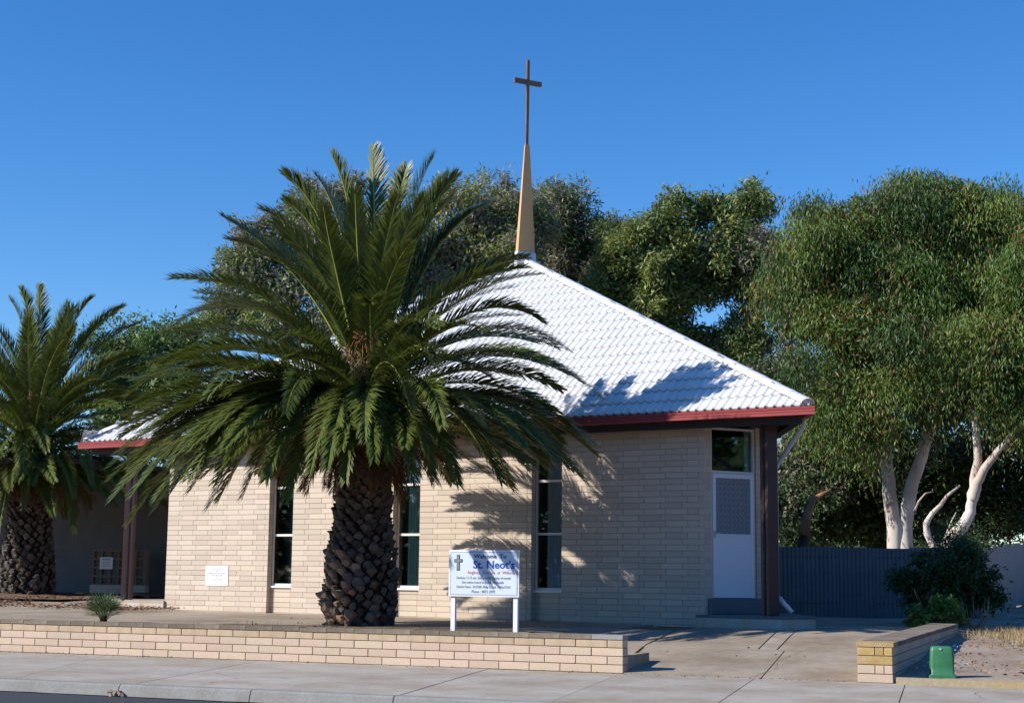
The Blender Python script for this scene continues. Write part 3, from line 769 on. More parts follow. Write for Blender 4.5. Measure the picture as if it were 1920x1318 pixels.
text('Services 11.15 am. 2nd and 4th Sunday of month', .054, M['slate'], BD, (0, yt, 1.083), sx=.78)
text('See notice board in porch for details', .054, M['slate'], BD, (-.01, yt, 1.022), sx=.80)
text('District Priest - FATHER: Philip Kissick  MINLATON', .052, M['slate'], BD, (0, yt, .958), sx=.73)
text('Phone : 8853 2093', .056, M['slate'], BD, (0, yt, .892), sx=.85)
cb = MB(); cb.box((-.412, yt-.001, 1.20), (-.365, yt, 1.42)); cb.box((-.452, yt-.001, 1.315), (-.4125, yt, 1.360)); cb.box((-.3645, yt-.001, 1.315), (-.322, yt, 1.360)); cb.build('cross_emblem', M['navy'], BD)
ci = MB(); ci.box((-.402, yt-.003, 1.214), (-.377, yt-.0015, 1.408)); ci.box((-.440, yt-.003, 1.327), (-.4025, yt-.0015, 1.350)); ci.box((-.3765, yt-.003, 1.327), (-.335, yt-.0015, 1.350)); ci.build('cross_highlight', M['greyp'], BD)
MB().box((-.515, -.0165, .955), (-.508, -.013, .965)).box((.508, -.0165, .955), (.515, -.013, .965)).build('screw', M['navy'], BD)

# ------------------------------------------------------------------ hall behind the left porch
HA = thing('hall', 'shaded brick and grey rendered hall behind the left porch of the church', 'building', cw(-9.5, 6.0, .50), -D_)
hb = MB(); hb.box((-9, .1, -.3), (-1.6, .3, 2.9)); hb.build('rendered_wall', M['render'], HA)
MB().box((-1.6, .0, -.3), (-.75, .3, 2.9)).build('brick_pier', M['mortar'], HA)
MB().box((-.75, .30, -.3), (2.6, .5, 2.75)).build('brick_wall', M['mortar'], HA)
hj = MB()
for c in range(32):
    z0 = -.3+c*cc
    x = -1.6+(0 if c % 2 else -.2)
    while x < -.76: hj.box((max(x, -1.6)+.004, -.045, z0+.004), (min(x+.4, -.75)-.004, .0-.001, z0+cc-.004)); x += .4
    hj.box((-.754, -.04, z0+.004), (-.742, .29, z0+cc-.004))
    x = -.75+(0 if c % 2 else -.2)
    if c < 30:
        while x < 2.55: hj.box((max(x, -.75)+.004, .258, z0+.004), (x+.4-.004, .299, z0+cc-.004)); x += .4
tag(hj.build('brick_rest', M['brick'], HA), kind='stuff')
MB().box((-9.1, -.499, 2.9), (2.7, .6, 3.02)).build('roof_edge', M['beam'], HA)
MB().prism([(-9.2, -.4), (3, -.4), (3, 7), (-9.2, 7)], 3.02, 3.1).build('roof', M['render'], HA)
MB().prism([(-16, -5.4), (-.95, -5.4), (-.95, -.5), (-16, -.5)], 2.95, 3.06).build('added_shade_roof', M['beam'], HA)  # added roof sheet, stretched forward and left to keep sun off the hall
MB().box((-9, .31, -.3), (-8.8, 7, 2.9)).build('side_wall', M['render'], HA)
HA.scale = (1, 1, 1.03)
# breeze block screen
SC = thing('breeze_screen', 'shaded breeze block screen with a small notice, behind the left post of the church', 'screen wall', cw(-12.75, 5.2, .47), -D_)
bk = MB(); W_ = .30; Hh = .215
x0 = -W_/2; t_ = .022
for (a, b_) in (((-W_/2, -.05, 0), (W_/2, .05, t_)), ((-W_/2, -.05, Hh-t_), (W_/2, .05, Hh)), ((-W_/2, -.05, t_), (-W_/2+t_, .05, Hh-t_)), ((W_/2-t_, -.05, t_), (W_/2, .05, Hh-t_))): bk.box(a, b_)
for (sx, sz) in ((1, 1), (1, -1), (-1, 1), (-1, -1)):
    bk.tube([(sx*(W_/2-t_), 0, Hh/2+0*sz), (sx*W_*.14, 0, Hh/2+sz*Hh*.12), (0, 0, Hh/2+sz*(Hh/2-t_))], .014, 4, False)
    bk.tube([(sx*(W_/2-t_), 0, Hh/2+sz*(Hh/2-t_)), (sx*W_*.25, 0, Hh/2+sz*Hh*.25)], .013, 4, False)
bme = mesh('breeze_block', bk.v, bk.f); bme.materials.append(M['breeze'])
for j in range(4):
    for i in range(6):
        o = bpy.data.objects.new('breeze_block', bme); C.objects.link(o); o.parent = SC; o.location = (-.74+i*.304, 0, .30+j*.219)
MB().box((-.95, -.06, -.3), (1.02, .06, .298)).build('base_wall', M['mortar'], SC)
bs = MB()
for c in range(3):
    x = -.95-(.2 if c % 2 else 0)
    while x < 1.0: bs.box((max(x, -.95)+.004, -.072, c*.1+.004), (min(x+.4, 1.02)-.004, -.061, c*.1+.095)); x += .4
bs.build('base_brick', M['brick'], SC)
MB().box((.94, -.05, .30), (1.02, .05, 1.18)).build('end_post', M['breeze'], SC)
nb_ = MB().box((-.23, -.012, 0), (.23, 0, .30)).build('notice', M['signpost'], SC, loc=(-.40, -.055, .70))
text('WARNING', .07, M['navy'], nb_, (0, -.0135, .22)); 
for i in range(3): text(('PRIVATE PROPERTY', 'NO PARKING', 'IN FRONT OF GATE')[i], .04, M['slate'], nb_, (0, -.0135, .155-i*.05))

# ------------------------------------------------------------------ corrugated fences
def corr_mesh(L, H, pitch=.087, amp=.014, arc=0):
    n = int(L/pitch*6); v = []; f = []
    for i in range(n+1):
        x = L*i/n; y = amp*math.sin(2*math.pi*x/pitch); v += [(x, y, 0), (x, y, H)]
    for i in range(n): f.append((2*i, 2*i+2, 2*i+3, 2*i+1))
    return mesh('corrugated_sheet', v, f, True)
FA, FB_ = Vector((-9.3, 31.5, 0)), Vector((-2.98, 34.02, 0))
fdir = (FB_-FA).normalized(); fang = math.atan2(fdir.y, fdir.x)
fn = thing('iron_fence', 'grey corrugated iron fence in shade behind the church driveway', 'fence', FA, fang)
Lf = (FB_-FA).length; cm = corr_mesh(.78, 1.46); cm.materials.append(M['zinc'])
x = 0
while x < Lf-.1:
    o = bpy.data.objects.new('corrugated_sheet', cm); C.objects.link(o); o.parent = fn; o.location = (x, random.gauss(0, .006), .33+random.gauss(0, .006)); o.scale = (min(1, (Lf-x)/.78), 1, 1); x += .76
for z in (.6, 1.55): MB().box((0, .015, z), (Lf, .06, z+.05)).build('rail', M['rail'], fn)
f2a, f2b = FB_+Vector((.02, .02, 0)), Vector((-2.05, 45.5, 0))
f2a.z = .3; f2b.z = .75
fd2 = (f2b-f2a); f2 = thing('pale_fence', 'pale sheet metal fence receding beside the sandy lot', 'fence', f2a, math.atan2(fd2.y, fd2.x))
L2 = fd2.length; k = 0
sm = corr_mesh(1.5, 1.45, .10, .006); sm.materials.append(M['zincpale'])
sm.name = 'fence_sheet'
while k*1.48 < L2:
    o = bpy.data.objects.new('fence_sheet', sm); C.objects.link(o); o.parent = f2; o.location = (k*1.48, 0, .08+fd2.z*(k*1.48/L2)); k += 1
f3 = thing('far_iron_fence', 'dark corrugated iron fence beyond the pale fence at the right edge', 'fence', (-2.0, 45.6, .75), R(8))
for k in range(7):
    o = bpy.data.objects.new('corrugated_sheet', cm); C.objects.link(o); o.parent = f3; o.location = (k*.76, 0, 0)

# ------------------------------------------------------------------ palms
def frond_mesh(pts, nl=80, ll=.48, wl=.030, roll=0, start=.14, lift=.28, seed=0, flop=.25, rr=.022):
    rg = random.Random(seed); P = [Vector(p) for p in pts]; n = len(P)-1
    # resampled frame
    def frame(s):
        x = s*n; i = min(n-1, int(x)); t = x-i
        p = P[i].lerp(P[i+1], t); T0 = (P[min(i+1, n)]-P[max(i, 0)]).normalized(); T1 = (P[min(i+2, n)]-P[min(i+1, n-1)]).normalized() if i+1 < n else T0
        T = T0.lerp(T1, t).normalized(); return p, T
    v = []; f = []; mi = []
    hor = (P[-1]-P[0]); hor.z = 0
    if hor.length < .05: hor = Vector((1, 0, 0))
    hor.normalize(); side0 = hor.cross(Vector((0, 0, 1))).normalized()
    rings = 10; prev = None
    for i in range(rings+1):
        p, T = frame(i/rings); S = side0; Nn = S.cross(T).normalized()
        w = rr*(1-.85*i/rings)
        k = len(v); v += [tuple(p+S*w), tuple(p-S*w), tuple(p-Nn*w*1.1), ]
        if i:
            for j in range(3): f.append((k-3+j, k-3+(j+1) % 3, k+(j+1) % 3, k+j)); mi.append(1)
    cr_, sr_ = math.cos(roll), math.sin(roll)
    for i in range(nl):
        s = start+(1-start)*(i+.5)/nl
        p, T = frame(min(s, .999)); S = side0; Nn = S.cross(T).normalized()
        rt_ = roll*s; S2 = S*math.cos(rt_)+Nn*math.sin(rt_); N2 = Nn*math.cos(rt_)-S*math.sin(rt_)
        u = (s-start)/(1-start)
        prof = min(1, .45+1.9*u)*(1 if u < .55 else 1-.62*((u-.55)/.45)**1.5)
        al = R(46-24*u)
        for sd_ in (1, -1):
            L = ll*prof*rg.uniform(.88, 1.08); a = al+R(rg.uniform(-7, 7)); lf = lift+rg.uniform(-.14, .16)
            d = (T*math.cos(a)+S2*sd_*math.sin(a)+N2*lf).normalized()
            d2 = (d+Vector((0, 0, -flop*rg.uniform(.5, 1.3)))).normalized()
            wd = d.cross(N2).normalized()*wl*.5*(1 if sd_ > 0 else -1)
            m1 = p+d*L*.45; m2 = m1+d2*L*.55; k = len(v)
            v += [tuple(p-wd*.45), tuple(p+wd*.45), tuple(m1+wd), tuple(m1-wd), tuple(m2)]
            f += [(k, k+1, k+2, k+3), (k+3, k+2, k+4)]; mi += [0, 0]
    me = mesh('frond', v, f); me.polygons.foreach_set('material_index', mi); return me
def arc_pts(base, az, th0, bend, L, n=12, pw=1.25, sidew=0):
    P = [Vector(base)]; p = Vector(base)
    for i in range(n):
        t = (i+.5)/n; th = th0-bend*t**pw; a = az+sidew*t
        p = p+Vector((math.cos(a)*math.cos(th), math.sin(a)*math.cos(th), math.sin(th)))*(L/n); P.append(p.copy())
    return P
RTH = Vector((RT.x, RT.y, 0)).normalized(); FWH = Vector((FW.x, FW.y, 0)).normalized()
def bez(h0, z0, h1, z1, h2, z2, d=0, d1=None):  # in the palm's own frame: h sideways, z height above its foot, d towards the street
    d1 = d*.5 if d1 is None else d1; o = []
    for i in range(13):
        t = i/12; a, b2, c = (1-t)**2, 2*t*(1-t), t*t
        h = a*h0+b2*h1+c*h2; z = a*z0+b2*z1+c*z2; dd_ = b2*d1+c*d
        o.append(RTH*h-FWH*dd_+Vector((0, 0, z)))
    return o
def boot_mesh(seed, w=.155, h=.125, out=.075, cut=False):
    rg = random.Random(seed); j = lambda a: a*rg.uniform(.8, 1.2)
    v = [(0, 0, -j(h)*.62), (j(w)*.5, -.01, 0), (0, .0, j(h)*.5), (-j(w)*.5, -.01, 0),
         (j(w)*.30, -j(out)*.75, h*.12), (j(w)*.22, -j(out), h*.42), (-j(w)*.22, -j(out), h*.42), (-j(w)*.30, -j(out)*.75, h*.12), (0, -j(out)*.6, -h*.30),
         (j(w)*.2, -out*.2, h*.62), (-j(w)*.2, -out*.2, h*.62)]
    f = [(0, 1, 4, 8), (0, 8, 7, 3), (8, 4, 7), (4, 5, 6, 7), (1, 5, 4), (3, 7, 6), (1, 9, 5), (3, 6, 10), (5, 9, 10, 6), (1, 2, 9), (2, 3, 10), (2, 10, 9)]
    return mesh('leaf_base', v, f)
BOOTS = [boot_mesh(i) for i in range(8)]
for q in BOOTS: q.materials.append(M['boot'])
BOOTC = [boot_mesh(40+i, out=.12) for i in range(4)]
for q in BOOTC: q.materials.append(M['bootcut'])

def palm(loc, label, trunk_prof, heart, nf, Lf, seed, explicit=(), boots=290, group=None, pale=None, thmin=-12, zlow=2.2):
    rg = random.Random(seed)
    root = thing('palm_tree', label, 'palm tree', loc, 0, group)
    # trunk core
    v = []; f = []; seg = 20
    for (z, r_) in trunk_prof:
        for k in range(seg):
            a = 2*math.pi*k/seg; v.append((math.cos(a)*r_*.88, math.sin(a)*r_*.88, z))
    for i in range(len(trunk_prof)-1):
        for k in range(seg): a = i*seg+k; b2 = i*seg+(k+1) % seg; f.append((a, b2, b2+seg, a+seg))
    f.append(tuple(range((len(trunk_prof)-1)*seg, len(trunk_prof)*seg)))
    tk = link('trunk', mesh('trunk', v, f, True), M['core'], root)
    zs = [q[0] for q in trunk_prof]; rs = [q[1] for q in trunk_prof]
    z0b, z1b = zs[0]+.03, heart-.2
    nb_all = int(boots*1.95); lst = []
    for i in range(nb_all):
        t = (i+.5)/nb_all; z = z0b+(z1b-z0b)*t; a = i*2.39996+rg.uniform(-.08, .08); lst.append((z, a))
    lst.sort(key=lambda q: (math.cos(q[1])*FWH.x+math.sin(q[1])*FWH.y) + (5 if q[0] > heart*.86 else 0))
    rest_ = MB()
    for i, (z, a) in enumerate(lst):
        r_ = interp(z, zs, rs)*.92; col = pale and pale(z, a, rg)
        s = rg.uniform(.75, 1.35)
        T = Matrix.Translation((math.cos(a)*r_, math.sin(a)*r_, z)) @ Matrix.Rotation(a+math.pi/2, 4, 'Z') @ Matrix.Rotation(R(rg.uniform(-16, 16)), 4, 'Y') @ Matrix.Rotation(R(rg.uniform(-20, 12)), 4, 'X') @ Matrix.Diagonal((s, s*rg.uniform(.7, 1.35), s*rg.uniform(.85, 1.1), 1))
        me_ = rg.choice(BOOTC if col else BOOTS)
        if i < boots:
            o = bpy.data.objects.new('leaf_base', me_); C.objects.link(o); o.parent = tk; o.matrix_local = T
        else:
            n = len(rest_.v); rest_.v += [tuple(T @ q.co) for q in me_.vertices]; rest_.f += [tuple(n+k for k in q.vertices) for q in me_.polygons]; rest_.mi += [0]*len(me_.polygons)
    tag(rest_.build('leaf_base_rest', M['boot'], tk), kind='stuff')
    # fronds
    for i in range(nf):
        t = ((i+.5)/nf)**.72; az = i*2.39996+rg.uniform(-.25, .25)
        th0 = R(84-(84-thmin)*t**1.05+rg.uniform(-6, 6)); bend = R(28+48*min(1, t*1.5)+rg.uniform(-8, 14)) if t < .75 else R(62+rg.uniform(-8, 14))
        L = Lf*(rg.uniform(.88, 1.04))*(.93 if t < .2 else 1); zb = heart+.35*(1-t)-.75*t; rb_ = .12+.26*t
        base = (math.cos(az)*rb_, math.sin(az)*rb_, zb)
        sw_ = rg.uniform(-.5, .5); zmin = zlow+rg.uniform(-.25, .45)
        for _ in range(14):
            pts_ = arc_pts(base, az, th0, bend, L, sidew=sw_)
            if pts_[-1].z > zmin: break
            bend *= .9; th0 += R(2.5); L *= .985
        me_ = frond_mesh(pts_, roll=R(rg.uniform(-45, 45)), seed=seed*1000+i, nl=124, flop=.12+.25*t)
        o = link('frond', me_, [M['frond'], M['rachis']], root)
    for i, ex_ in enumerate(explicit):
        me_ = frond_mesh(bez(*ex_), roll=R(rg.uniform(-25, 25)), seed=seed*2000+i, nl=135)
        link('frond', me_, [M['frond'], M['rachis']], root)
    # dead skirt
    for i in range(34):
        az = i*2.39996+.5; base = (math.cos(az)*.40, math.sin(az)*.40, heart-.75-rg.random()*.25)
        me_ = frond_mesh(arc_pts(base, az, R(rg.uniform(-25, 0)), R(55), rg.uniform(.9, 1.5)), seed=seed*3000+i, nl=34, ll=.36, flop=.9, wl=.02)
        link('dead_frond', me_, [M['deadfrond'], M['deadfrond']], root)
    # fruit stalks
    for i in range(12):
        az = rg.uniform(-2.9, .3); sb = MB(); tan_ = i % 2
        base = Vector((math.cos(az)*.25, math.sin(az)*.25, heart+rg.uniform(-.2, .3)))
        tip = base+Vector((math.cos(az)*.45, math.sin(az)*.45, rg.uniform(.3, .75)))
        sb.tube([base, base.lerp(tip, .5)+Vector((0, 0, .08)), tip], [.02, .016, .01], 5)
        for k in range(26):
            d = Vector((rg.gauss(0, 1), rg.gauss(0, 1), rg.gauss(.2, .6))).normalized()*rg.uniform(.15, .32)
            sb.tube([tip, tip+d*.6+Vector((0, 0, .02)), tip+d+Vector((0, 0, -.14))], [.005, .004, .003], 3, False)
        sb.build('fruit_stalk', M['tanstalk'] if tan_ else M['stalk'], root)
    return root
PX = 121.5
def H(u): return (u-676)/PX
def Zv(v): return (1172-v)/PX+.0
EX = []
tips = [(465, 378), (517, 322), (558, 293), (604, 280), (680, 262), (740, 277), (798, 272), (822, 292), (843, 320), (893, 350), (978, 463), (402, 438), (355, 566), (292, 602), (232, 745),
        (515, 367), (968, 572), (1062, 650), (1128, 735), (1010, 600), (1090, 700), (905, 355)]
for i, (u, v) in enumerate(tips):
    h2, z2 = H(u), Zv(v); h0, z0 = H(690)+.1*(1 if h2 > 0 else -1)*min(1, abs(h2)), Zv(715)
    steep = (z2-z0)/max(.3, abs(h2))
    if steep > .35: h1 = h0+(h2-h0)*.42; z1 = z0+(z2-z0)*.80+.12*abs(h2-h0)
    else: h1 = h0+(h2-h0)*.62; z1 = max(z2, z0)+.42*abs(h2-h0)*.75
    EX.append((h0, z0, h1, z1, h2, z2, [0, .5, -.4, .3, .2, -.5, .1, -.3, .4, -.6, -.2][i % 11]))
# lower hanging fronds seen from the street
low = [(215, 822, .2), (228, 845, .6), (246, 868, .1), (262, 820, .9), (285, 855, .3), (305, 885, .9), (335, 840, .5), (365, 870, 1.0), (232, 790, -.3), (208, 850, -.2), (230, 900, -.6), (255, 930, 1.3), (290, 940, .6), (240, 715, .5), (212, 780, -.9), (310, 760, -1.2), (350, 690, .9), (290, 680, 1.5), (400, 700, 1.9), (440, 740, 2.2), (340, 925, -.6), (405, 940, .2), (500, 890, -1.0), (200, 880, .6), (215, 940, 1.2), (245, 985, .9), (222, 800, .4), (260, 840, -.5), (280, 905, 1.8), (330, 930, 1.7), (250, 760, 1.1), (300, 800, 1.6), (270, 700, -.8), (330, 720, 1.2), (370, 900, 2.1), (410, 820, 2.3), (420, 905, 1.9), (470, 930, 1.7), (380, 760, -1.4), (300, 860, -1.2), (350, 820, -1.8), (430, 790, -2.2), (1080, 890, -.6), (1060, 860, 1.7), (1125, 830, .9), (980, 890, 2.3), (840, 895, 2.6), (610, 880, 2.6), (760, 860, 2.9), (1010, 760, -1.5), (940, 700, -1.6), (205, 905, 1.0), (235, 880, 0.2), (300, 960, 1.5), (398, 955, 1.2), (440, 880, 2.3), (335, 870, 2.0), (520, 900, 2.4), (555, 935, 2.0), (645, 875, 2.9), (680, 900, 2.9), (735, 860, 3.1), (720, 820, 3.3), (800, 880, 2.8), (885, 905, 2.4),
       (960, 900, 1.9), (1040, 880, 1.4), (1110, 905, .9), (1120, 850, .2), (1085, 800, 0.8), (1000, 830, 2.0), (930, 790, 2.6), (850, 660, 2.4), (560, 670, 2.6), (700, 560, 1.6), (610, 470, 1.0)]
for (u, v, d) in low:
    sc_ = (23.9-d)/23.9
    h2, z2 = H(u)*sc_, Zv(v)*sc_+.0+(1-sc_)*(.8); h0, z0 = H(690), Zv(760)
    h1 = h2*.62; z1 = z0+.55+.12*max(0, z2-z0)
    EX.append((h0, z0, h1, max(z1, z2+.3), h2, z2, d, d*.72))
def pale1(z, a, rg):
    dx, dy = math.cos(a), math.sin(a); hh = dx*RTH.x+dy*RTH.y; ff_ = -(dx*FWH.x+dy*FWH.y)
    return z < 1.15 and hh < -.05 and ff_ > -.1 and rg.random() < .75
tp1 = [(-.25, .50), (.0, .50), (.25, .55), (.55, .56), (.8, .545), (1.1, .50), (1.5, .43), (1.9, .415), (2.3, .42), (2.7, .44), (3.2, .50), (3.7, .42), (4.0, .2)]
palm((-11.13, 21.67, .35), 'big date palm with thick scaly trunk in front of the church wall', tp1, 3.75, 94, 3.35, 11, EX, boots=300, group='date palms', pale=pale1)
tp2 = [(-.25, .66), (.0, .66), (.3, .66), (.8, .62), (1.3, .55), (1.9, .48), (2.5, .46), (3.2, .50), (3.8, .52), (4.4, .3)]
EX2 = []
for (u, v, d) in ((60, 537, .2), (105, 560, -.3), (35, 548, .5), (160, 556, .1), (218, 570, 0), (252, 597, -.2), (190, 577, -.6), (5, 560, .1), (-60, 600, 0), (300, 660, -.3), (270, 690, .2), (140, 900, 2.2), (60, 1010, 2.2), (20, 980, 2.5), (190, 1000, 2.0), (115, 960, 2.6), (300, 950, 0.6), (230, 830, 1.8)):
    h2 = (u-62)/78.5; z2 = (1117-v)/78.5; h0, z0 = .1, 3.8
    if z2 > 3.6: h1 = h0+(h2-h0)*.45; z1 = z0+(z2-z0)*.85
    else: h1 = h2*.65; z1 = z0+.6
    EX2.append((h0, z0, h1, z1, h2, z2, d))
palm((-24.4, 30.2, .50), 'smaller date palm at the left edge beside the church porch', tp2, 3.8, 118, 3.4, 23, EX2, boots=280, group='date palms', zlow=2.0)

# ------------------------------------------------------------------ trees
def leaf_cloud(centres, dirs, L, W, rg, bend=.15):
    n = len(centres); L = (L*rg.uniform(.7, 1.25, n))[:, None]; W = (W*rg.uniform(.75, 1.2, n))[:, None]
    d = dirs/np.linalg.norm(dirs, axis=1, keepdims=True)
    r_ = rg.normal(size=(n, 3)); s = np.cross(d, r_); s /= np.linalg.norm(s, axis=1, keepdims=True)+1e-9
    nn = np.cross(d, s); k = nn*bend*L
    V = np.empty((n, 4, 3)); V[:, 0] = centres; V[:, 1] = centres+d*L*.45+s*W*.5+k*.5; V[:, 2] = centres+d*L+k*0; V[:, 3] = centres+d*L*.45-s*W*.5+k*.5
    F = np.arange(n*4).reshape(n, 4); return V.reshape(-1, 3), F
def blob_clusters(blobs, n_sub, rg, sub=.30, shell=.55, flat=.8):
    """blobs (x,y,z,rx,ry,rz) -> lumps -> cluster centres and the lump each belongs to"""
    out = []
    vol = np.array([b_[3]*b_[4]*b_[5] for b_ in blobs]); vol = vol**.72; vol /= vol.sum()
    for b_, w in zip(blobs, vol):
        k = max(3, int(n_sub*w)); d = rg.normal(size=(k, 3)); d /= np.linalg.norm(d, axis=1, keepdims=True)
        rr_ = rg.uniform(shell**3, 1.08, k)**(1/3); p = d*rr_[:, None]*np.array(b_[3:6])+np.array(b_[:3]); out.append(p)
    return np.concatenate(out)
def tree(name, label, D, base_uv, blobs_uv, lm, nleaf, L, W, bark, hang=0, seed=1, lump=.55, per=70, extra=None, trunk=None, group=None, tr=.16, cat='tree', shell=.5, nbranch=None, lumpz=.8, base_xy=None, fill=.22, more=()):
    rg = np.random.default_rng(seed); rr = random.Random(seed)
    if base_xy is None:
        bpx = at(base_uv[0], base_uv[1], D)
        base_xy = (bpx.x, bpx.y)
    bz = gz(*base_xy)-.05; base = Vector((base_xy[0], base_xy[1], bz))
    root = thing(name, label, cat, base, 0, group)
    blobs = []
    for q in blobs_uv:
        u, v, ru, rv = q[:4]; dd_ = q[4] if len(q) > 4 else 0; Dd = D+dd_; p = at(u, v, Dd)-base; s = FPX/Dd
        rd = q[5] if len(q) > 5 else (ru+rv)/2/s
        blobs.append((p.x, p.y, p.z, ru/s*.93, rd, rv/s*.93))
    ncl = max(40, nleaf//per); nl_ = max(20, ncl//(9 if not hang else 26))
    lumps = blob_clusters(blobs, nl_, rg, shell=shell)
    li = rg.integers(0, len(lumps), ncl); d = rg.normal(size=(ncl, 3)); d /= np.linalg.norm(d, axis=1, keepdims=True)
    lsz = rg.uniform(.6, 1.25, len(lumps))*lump
    if hang: d[:, 2] = np.abs(d[:, 2])*1.0-.35*(rg.random(ncl) < .4)
    cl = lumps[li]+d*(rg.uniform(.35 if not hang else .6, 1, ncl)[:, None]**.5)*lsz[li][:, None]*np.array([1, 1, lumpz])
    ci = np.repeat(np.arange(ncl), per); n = len(ci)
    cs = .16 if not hang else .15
    off = rg.normal(size=(n, 3))*np.array([cs, cs, cs*(1.0 if not hang else 1.25)])*(lump/.55)
    if hang: off[:, 2] = -np.abs(off[:, 2])*1.7
    P = cl[ci]+off
    outd = cl[ci]-lumps[li][ci]; outd /= np.linalg.norm(outd, axis=1, keepdims=True)+1e-6
    dirs = rg.normal(size=(n, 3))*.7+outd*.5+np.array([0, 0, -.25])
    if hang: dirs = rg.normal(size=(n, 3))*.36+outd*.18+np.array([0, 0, -1.0])
    V, F = leaf_cloud(P, dirs, L, W, rg)
    nf_ = int(n*fill); nfi = 0
    if nf_:   # inner leaves and twigs, sparser and larger
        bw = np.array([q[3]*q[4]*q[5] for q in blobs]); bw /= bw.sum(); bi = rg.choice(len(blobs), nf_, p=bw); B = np.array(blobs)
        dd2 = rg.normal(size=(nf_, 3)); dd2 /= np.linalg.norm(dd2, axis=1, keepdims=True)
        Pf = B[bi, :3]+dd2*(rg.random(nf_)[:, None]**.33)*B[bi, 3:]*.80
        V2, F2 = leaf_cloud(Pf, rg.normal(size=(nf_, 3))+np.array([0, 0, -.5]), L*1.25, W*1.7, rg); F = np.concatenate([F, F2+len(V)]); V = np.concatenate([V, V2]); nfi = nf_
    me_ = np_mesh('crown', V, F); mats = [lm]
    cr_o = link('crown', me_, lm, root)
    if extra:
        me_.materials.append(extra[0]); mi = np.zeros(n, np.int32)
        badcl = rg.random(ncl) < extra[1]; mi[badcl[ci]] = 1; k_m = 2
        for (m_x, pr_x) in more:
            me_.materials.append(m_x); lump_is = rg.random(len(lumps)) < pr_x; mi[(lump_is[li][ci]) & (mi == 0)] = k_m; k_m += 1
        mi[(rg.random(n) < extra[1]*.35)] = 1
        mi = np.concatenate([mi, (rg.random(nfi) < (.30 if hang else .6)).astype(np.int32)])
        # rusty leaves sit deeper in the crown
        me_.polygons.foreach_set('material_index', mi)
    # trunk and limbs
    tb = MB(); stems = trunk or [[(0, 0, 0), tuple(Vector(blobs[0][:3])*.55)]]
    ends = []
    for st in stems:
        pts = [Vector(p) for p in st]; k = len(pts); r0 = tr
        dense = []
        for i in range(k-1):
            for t in range(4): dense.append(pts[i].lerp(pts[i+1], t/4)+Vector((rr.gauss(0, .012), rr.gauss(0, .012), 0))*(1 if (i or t) else 0))
        dense.append(pts[-1]); m_ = len(dense)
        tb.tube(dense, [r0*(1-.55*i/(m_-1))*(1.2 if i == 0 and st is stems[0] else .8 if (i == 0 and len(st) and Vector(st[0]).length > .6) else 1)*(.75 if Vector(st[0]).length > .6 else 1) for i in range(m_)], 9); ends.append((dense[-1], r0*.45)); ends.append((dense[m_*2//3], r0*.5))
    for j in range(nbranch if nbranch is not None else len(blobs)*2):
        tgt = Vector(lumps[rr.randrange(len(lumps))]); e_, r0 = min(ends, key=lambda q: (q[0]-tgt).length+rr.random()*1.5)
        mid = e_.lerp(tgt, .5)+Vector((rr.gauss(0, .25), rr.gauss(0, .25), rr.gauss(.25, .2)))
        pts = [e_, e_.lerp(mid, .5)+Vector((rr.gauss(0, .1), rr.gauss(0, .1), 0)), mid, mid.lerp(tgt, .5)+Vector((rr.gauss(0, .12), rr.gauss(0, .12), 0)), tgt]
        tb.tube(pts, [r0*.75, r0*.6, r0*.45, r0*.3, r0*.12], 6)
        if rr.random() < .6: ends.append((mid, r0*.5))
    tb.build('trunk', bark, root, True)
    return root
G2 = 'gum trees behind the church'
def rel(base, pts): return [tuple(Vector(p)-Vector(base)) for p in pts]

tree('gum_tree', 'grey leaved gum tree rising left of the big palm crown', 45, (560, 1060),
     [(455, 520, 75, 70), (540, 440, 95, 75, 1), (620, 400, 90, 70), (430, 600, 60, 60, 1), (560, 560, 120, 90), (680, 500, 100, 100, 2), (620, 640, 130, 80)],
     M['grey_leaf'], 42000, .17, .042, M['bark_dark'], seed=31, extra=(M['mid_leaf'], .25), more=((M['olive_leaf'], .25),), lump=.5, group=G2)
tree('gum_tree', 'silvery gum tree behind the spire base and palm top', 46, (900, 1060),
     [(850, 385, 80, 55), (930, 390, 75, 50, 1), (800, 470, 90, 90), (900, 470, 100, 80), (990, 420, 60, 60, 1), (960, 500, 80, 60), (800, 580, 100, 80)],
     M['grey_leaf'], 44000, .17, .042, M['bark_dark'], seed=32, extra=(M['olive_leaf'], .35), lump=.5, group=G2)
tree('gum_tree', 'dark leaved gum tree just right of the spire', 50, (1080, 1060),
     [(1050, 400, 65, 45), (1100, 450, 60, 50), (1020, 460, 60, 60), (1150, 460, 60, 45, 1), (1080, 510, 80, 55), (1150, 540, 90, 60)],
     M['mid_leaf'], 34000, .18, .045, M['bark_dark'], seed=33, extra=(M['grey_leaf'], .35), lump=.6, group=G2)
tree('gum_tree', 'olive green gum tree with two rounded tops behind the right roof slope', 47, (1330, 1060),
     [(1270, 405, 62, 55), (1385, 400, 68, 62), (1330, 470, 110, 60), (1180, 480, 80, 65), (1240, 540, 110, 70), (1130, 540, 60, 55), (1390, 500, 70, 70), (1200, 600, 90, 50), (1310, 640, 60, 50), (1420, 560, 40, 60), (1400, 640, 60, 60), (1330, 700, 80, 60), (1440, 480, 30, 40, 2), (1260, 480, 80, 70), (1390, 740, 70, 50)],
     M['olive_leaf'], 80000, .17, .05, M['bark_dark'], seed=34, extra=(M['mid_leaf'], .25), more=((M['mid_leaf'], .3), (M['grey_leaf'], .2)), lump=.50, group=G2, nbranch=40, trunk=None)
T5b = at(1697, 1040, 40); b5 = (T5b.x, T5b.y); base5 = Vector((T5b.x, T5b.y, gz(*b5)-.05))
